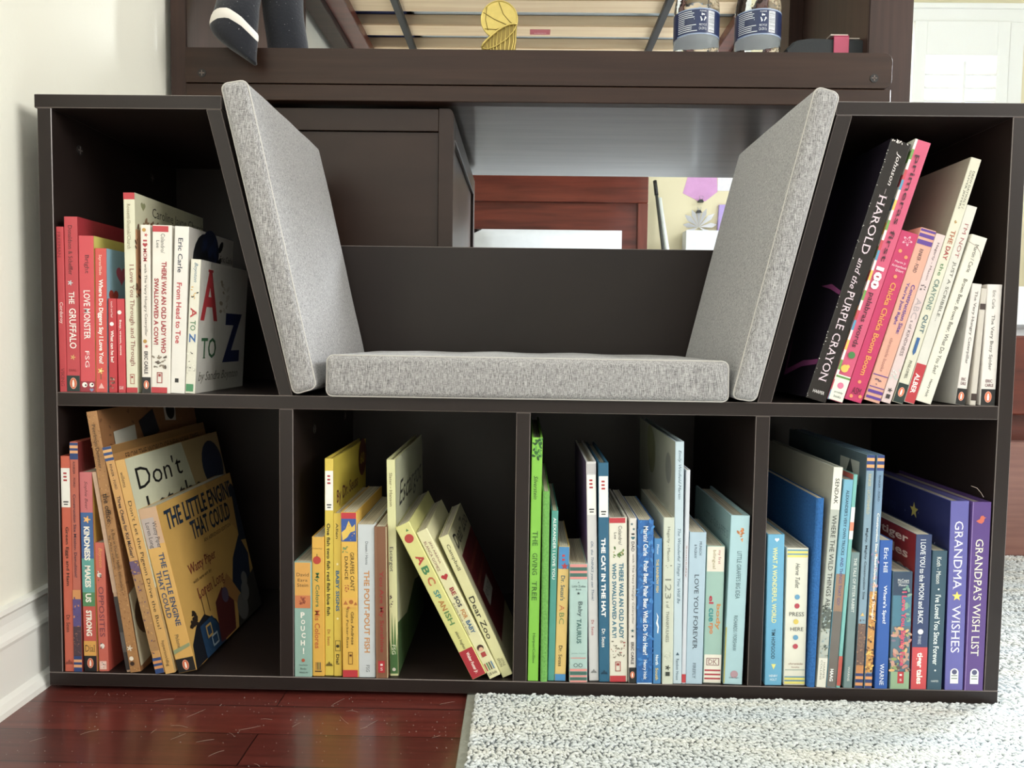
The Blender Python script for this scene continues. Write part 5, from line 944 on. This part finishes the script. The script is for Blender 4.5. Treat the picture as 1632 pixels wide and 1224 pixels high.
for (u, v, lbl) in ((1.349, 1.052, 'small black binder clip holding the pink cutout'), (1.341, 1.002, 'small black binder clip above the silver starburst')):
    x, z = sc(u, v); mb = MB(); mb.prism([(x-.014, z-.004), (x+.014, z-.004), (x+.008, z+.008), (x-.008, z+.008)], 2.975, 2.998, ink('26282a', .4), 'y')
    b = tag(mb.build('binder_clip'), lbl, 'clip', 'binder clips on the wall')
    w_ = MB(); w_.tube([(x-.006, 2.975, z+.006), (x-.009, 2.972, z+.022), (x+.009, 2.972, z+.022), (x+.006, 2.975, z+.006)], .0012, ink('9aa0a0', .3, .9), 6); w_.build('wire_handle', b)
wallpoly('purple_paper', [sc(1.43, .87), sc(1.52, .87), sc(1.52, 1.037), sc(1.437, 1.037)], ink('b098d8', .8, 0.0, 10., .2), 'lilac and blue paper panel on the wall beside the starburst', 'paper', th=.02)
mb = MB(); x0, z0_ = sc(1.268, .60); x1, z1_ = sc(1.46, .905)
mb.prism(rrect(x0, x1, FZ, z1_, .002, .01), 2.90, 2.99, ink('dfe3e6', .6, 0.0, 20., .05), 'y'); tag(mb.build('storage_bin', bevel=.006, seg=2), 'white box below the silver starburst, seen under the desk', 'box')
def leaning(name, a, b, r_, col, lbl, cat, cap=None):
    r0 = empty(name, (0, 0, 0), lbl, cat); mb = MB(); mb.tube([a, b], r_, ink(col, .35), 16); mb.build('pole', r0)
    if cap: c = MB(); d = (Vector(b)-Vector(a)).normalized(); c.tube([Vector(b)-d*.0, Vector(b)+d*.075], r_*1.25, ink(cap, .5), 16); c.build('end_cap', r0)
    return r0
def P3(x, z, y): k_ = (y+.8231)/(2.9+.8231); return (.519+(x-.519)*k_, y, .3898+(z-.3898)*k_)
def down(a, b):   # extend the pole down to the floor
    a = Vector(a); b = Vector(b); k_ = (b.z-FZ-.012)/(b.z-a.z); return tuple(b+(a-b)*k_)
aa, bb = P3(1.178, .8337, 2.86), P3(1.142, 1.082, 2.94); leaning('curtain_rod', down(aa, bb), bb, .0075, '3a3e3e', 'dark thin rod with black tip leaning on the wall beside the cherry headboard', 'rod', '1a1a1c')
aa, bb = P3(1.196, .8337, 2.88), P3(1.155, 1.066, 2.955); leaning('white_rod', down(aa, bb), bb, .012, 'e4ebe6', 'white rod leaning on the wall right of the dark rod', 'rod')

# ---------------- rug ----------------
def rug():
    mb = MB(); base = ink('cdd3d4', .95, 0.0, 60., .1); x0, x1, y0, y1 = .4725, 2.6, -.9, 2.7
    zt = FZ+.0048
    mb.box(x0, x1, y0, y1, FZ, zt, base)
    t = empty('area_rug', (0, 0, 0), 'pale grey-white looped rug under and in front of the right half of the bookcase', 'rug')
    mb.build('backing', t, bevel=.001)
    mb = MB(); mb.box(x0-.010, x0-.0002, y0, y1, FZ, zt-.0008, ink('8d8d80', .9, 0.0, 300., .2, .4)); o = mb.build('bound_edge', t, bevel=.001); o['label'] = 'grey bound edge'
    # loops of pile, one small drooping bud each
    mt, nt, b = new_mat('rug_pile'); co = nd(nt, 'ShaderNodeTexCoord')
    mp = nd(nt, 'ShaderNodeMapping'); mp.inputs['Scale'].default_value = (2.2, 16, 1); mp.inputs['Rotation'].default_value = (0, 0, .06); nt.links.new(co.outputs['Object'], mp.inputs[0])
    no = nd(nt, 'ShaderNodeTexNoise'); no.inputs['Scale'].default_value = 2; no.inputs['Detail'].default_value = 3; nt.links.new(mp.outputs[0], no.inputs['Vector'])
    r = nd(nt, 'ShaderNodeValToRGB'); e = r.color_ramp.elements; e[0].position = .35; e[0].color = (*s2l('d2d7d9'), 1); e[1].position = .68; e[1].color = (*s2l('deddd6'), 1)
    m_ = r.color_ramp.elements.new(.55); m_.color = (*s2l('d8dad7'), 1)
    nt.links.new(no.outputs['Fac'], r.inputs[0]); nt.links.new(r.outputs[0], b.inputs['Base Color']); b.inputs['Roughness'].default_value = .95; b.inputs['Specular IOR Level'].default_value = .1
    rs = np.random.RandomState(3); P = []
    def grid(xa, xb, ya, yb, st):
        gx, gy = np.meshgrid(np.arange(xa, xb, st), np.arange(ya, yb, st)); g = np.stack([gx.ravel(), gy.ravel()], 1)
        return g+rs.uniform(-.42, .42, g.shape)*st
    P = np.concatenate([grid(x0+.001, 1.30, -.20, -.0025, .0036), grid(1.044, 1.62, -.0025, .59, .0052), grid(x0+.002, 2.0, -.62, -.20, .0085)])
    n_ = len(P); ln = rs.uniform(.0052, .0082, n_); an = rs.normal(-.9, .45, n_); big = np.where(P[:, 1] < -.20, 1.7, np.where(P[:, 1] > -.0025, 1.35, 1.0)); wd = rs.uniform(.0013, .0019, n_)*big
    ring = [(-.0, .75), (.35, 1.15), (.75, 1.0), (1.0, .35)]
    k_ = 5; V = np.zeros((n_, len(ring)*k_, 3)); 
    # buds droop towards the viewer's right
    dx = np.cos(an); dy = np.sin(an)
    for i_, (s, w_) in enumerate(ring):
        cx = P[:, 0]+dx*ln*s*s*.85; cy = P[:, 1]+dy*ln*s*s*.85; cz = zt-.0006+.0050*np.sin(s*1.75)+ (big-1)*.0008
        tx = dx; ty = dy
        for j_ in range(k_):
            a = 2*math.pi*j_/k_; sx = -ty*math.cos(a)*wd*w_; sy = tx*math.cos(a)*wd*w_; tilt = s*1.2
            sz = math.sin(a)*wd*w_*math.sin(tilt); sh = math.sin(a)*wd*w_*math.cos(tilt)
            V[:, i_*k_+j_, 0] = cx+sx-tx*sh; V[:, i_*k_+j_, 1] = cy+sy-ty*sh; V[:, i_*k_+j_, 2] = np.maximum(cz+sz, zt-.0008)
    # nothing may poke into the bookcase front
    near = V[:, :, 1]; inside = (V[:, :, 0] < 1.042) & (near > -.0012); V[:, :, 1] = np.where(inside, -.0012, near)
    q = []
    for i_ in range(len(ring)-1):
        for j_ in range(k_): q.append((i_*k_+j_, i_*k_+(j_+1) % k_, (i_+1)*k_+(j_+1) % k_, (i_+1)*k_+j_))
    F = (np.array(q)[None]+(np.arange(n_)*len(ring)*k_)[:, None, None]).reshape(-1, 4)
    me = bpy.data.meshes.new('pile'); me.vertices.add(V.shape[0]*V.shape[1]); me.vertices.foreach_set('co', V.reshape(-1))
    me.loops.add(F.size); me.loops.foreach_set('vertex_index', F.reshape(-1)); me.polygons.add(len(F)); me.polygons.foreach_set('loop_start', np.arange(len(F))*4)
    me.polygons.foreach_set('use_smooth', [True]*len(F)); me.materials.append(mt); me.update(calc_edges=True)
    o = bpy.data.objects.new('pile', me); COL.objects.link(o); o.parent = t; o['kind'] = 'stuff'
rug()

# dust, crumbs and pet hair on the dark floor
mb = MB(); rnd = random.Random(11); DU = ink('8c7c74', .8); HR = ink('a08c80', .6)
for _ in range(300):
    x = rnd.uniform(.0, .455); y = -abs(rnd.gauss(.0, .10))-.002; s = rnd.uniform(.0002, .0008)
    mb.add([(x+s, y, FZ+.0001), (x, y+s, FZ+.0001), (x-s*.8, y, FZ+.0001), (x, y-s, FZ+.0001), (x, y, FZ+.0001+s*.8)], [(0,1,4),(1,2,4),(2,3,4),(3,0,4),(3,2,1,0)], DU)
for _ in range(24):
    x = rnd.uniform(.0, .44); y = rnd.uniform(-.17, -.004); a = rnd.gauss(.5, .5); l = rnd.uniform(.006, .022); c = rnd.uniform(-.3, .3)
    pts = [(x+math.cos(a+c*s)*l*s, y+math.sin(a+c*s)*l*s, FZ+.0004+.0005*math.sin(3*s)) for s in (0, .33, .66, 1)]
    mb.tube(pts, .00013, HR, 4)
tag(mb.build('dust_and_hair'), 'light dust specks and pet hairs scattered on the dark floor left of the rug', 'dust', kind='stuff')
# long stray hairs caught on the furniture
for name, pts, lbl in (('stray_hair', [(.9995, -.0006, .2395), (1.005, -.002, .2375), (1.010, -.001, .2325), (1.0135, -.0004, .2275)], 'short pale hair stuck on the right side panel beside the purple book'),
                       ('stray_hair', [(.985, .0005, .4985), (.992, -.001, .494), (.997, -.001, .487), (.998, .0002, .480)], 'curved pale hair in the upper right cubby above the small spines')):
    m_ = MB(); m_.tube(pts, .0003, HR, 5); tag(m_.build(name), lbl, 'hair', 'stray hairs')
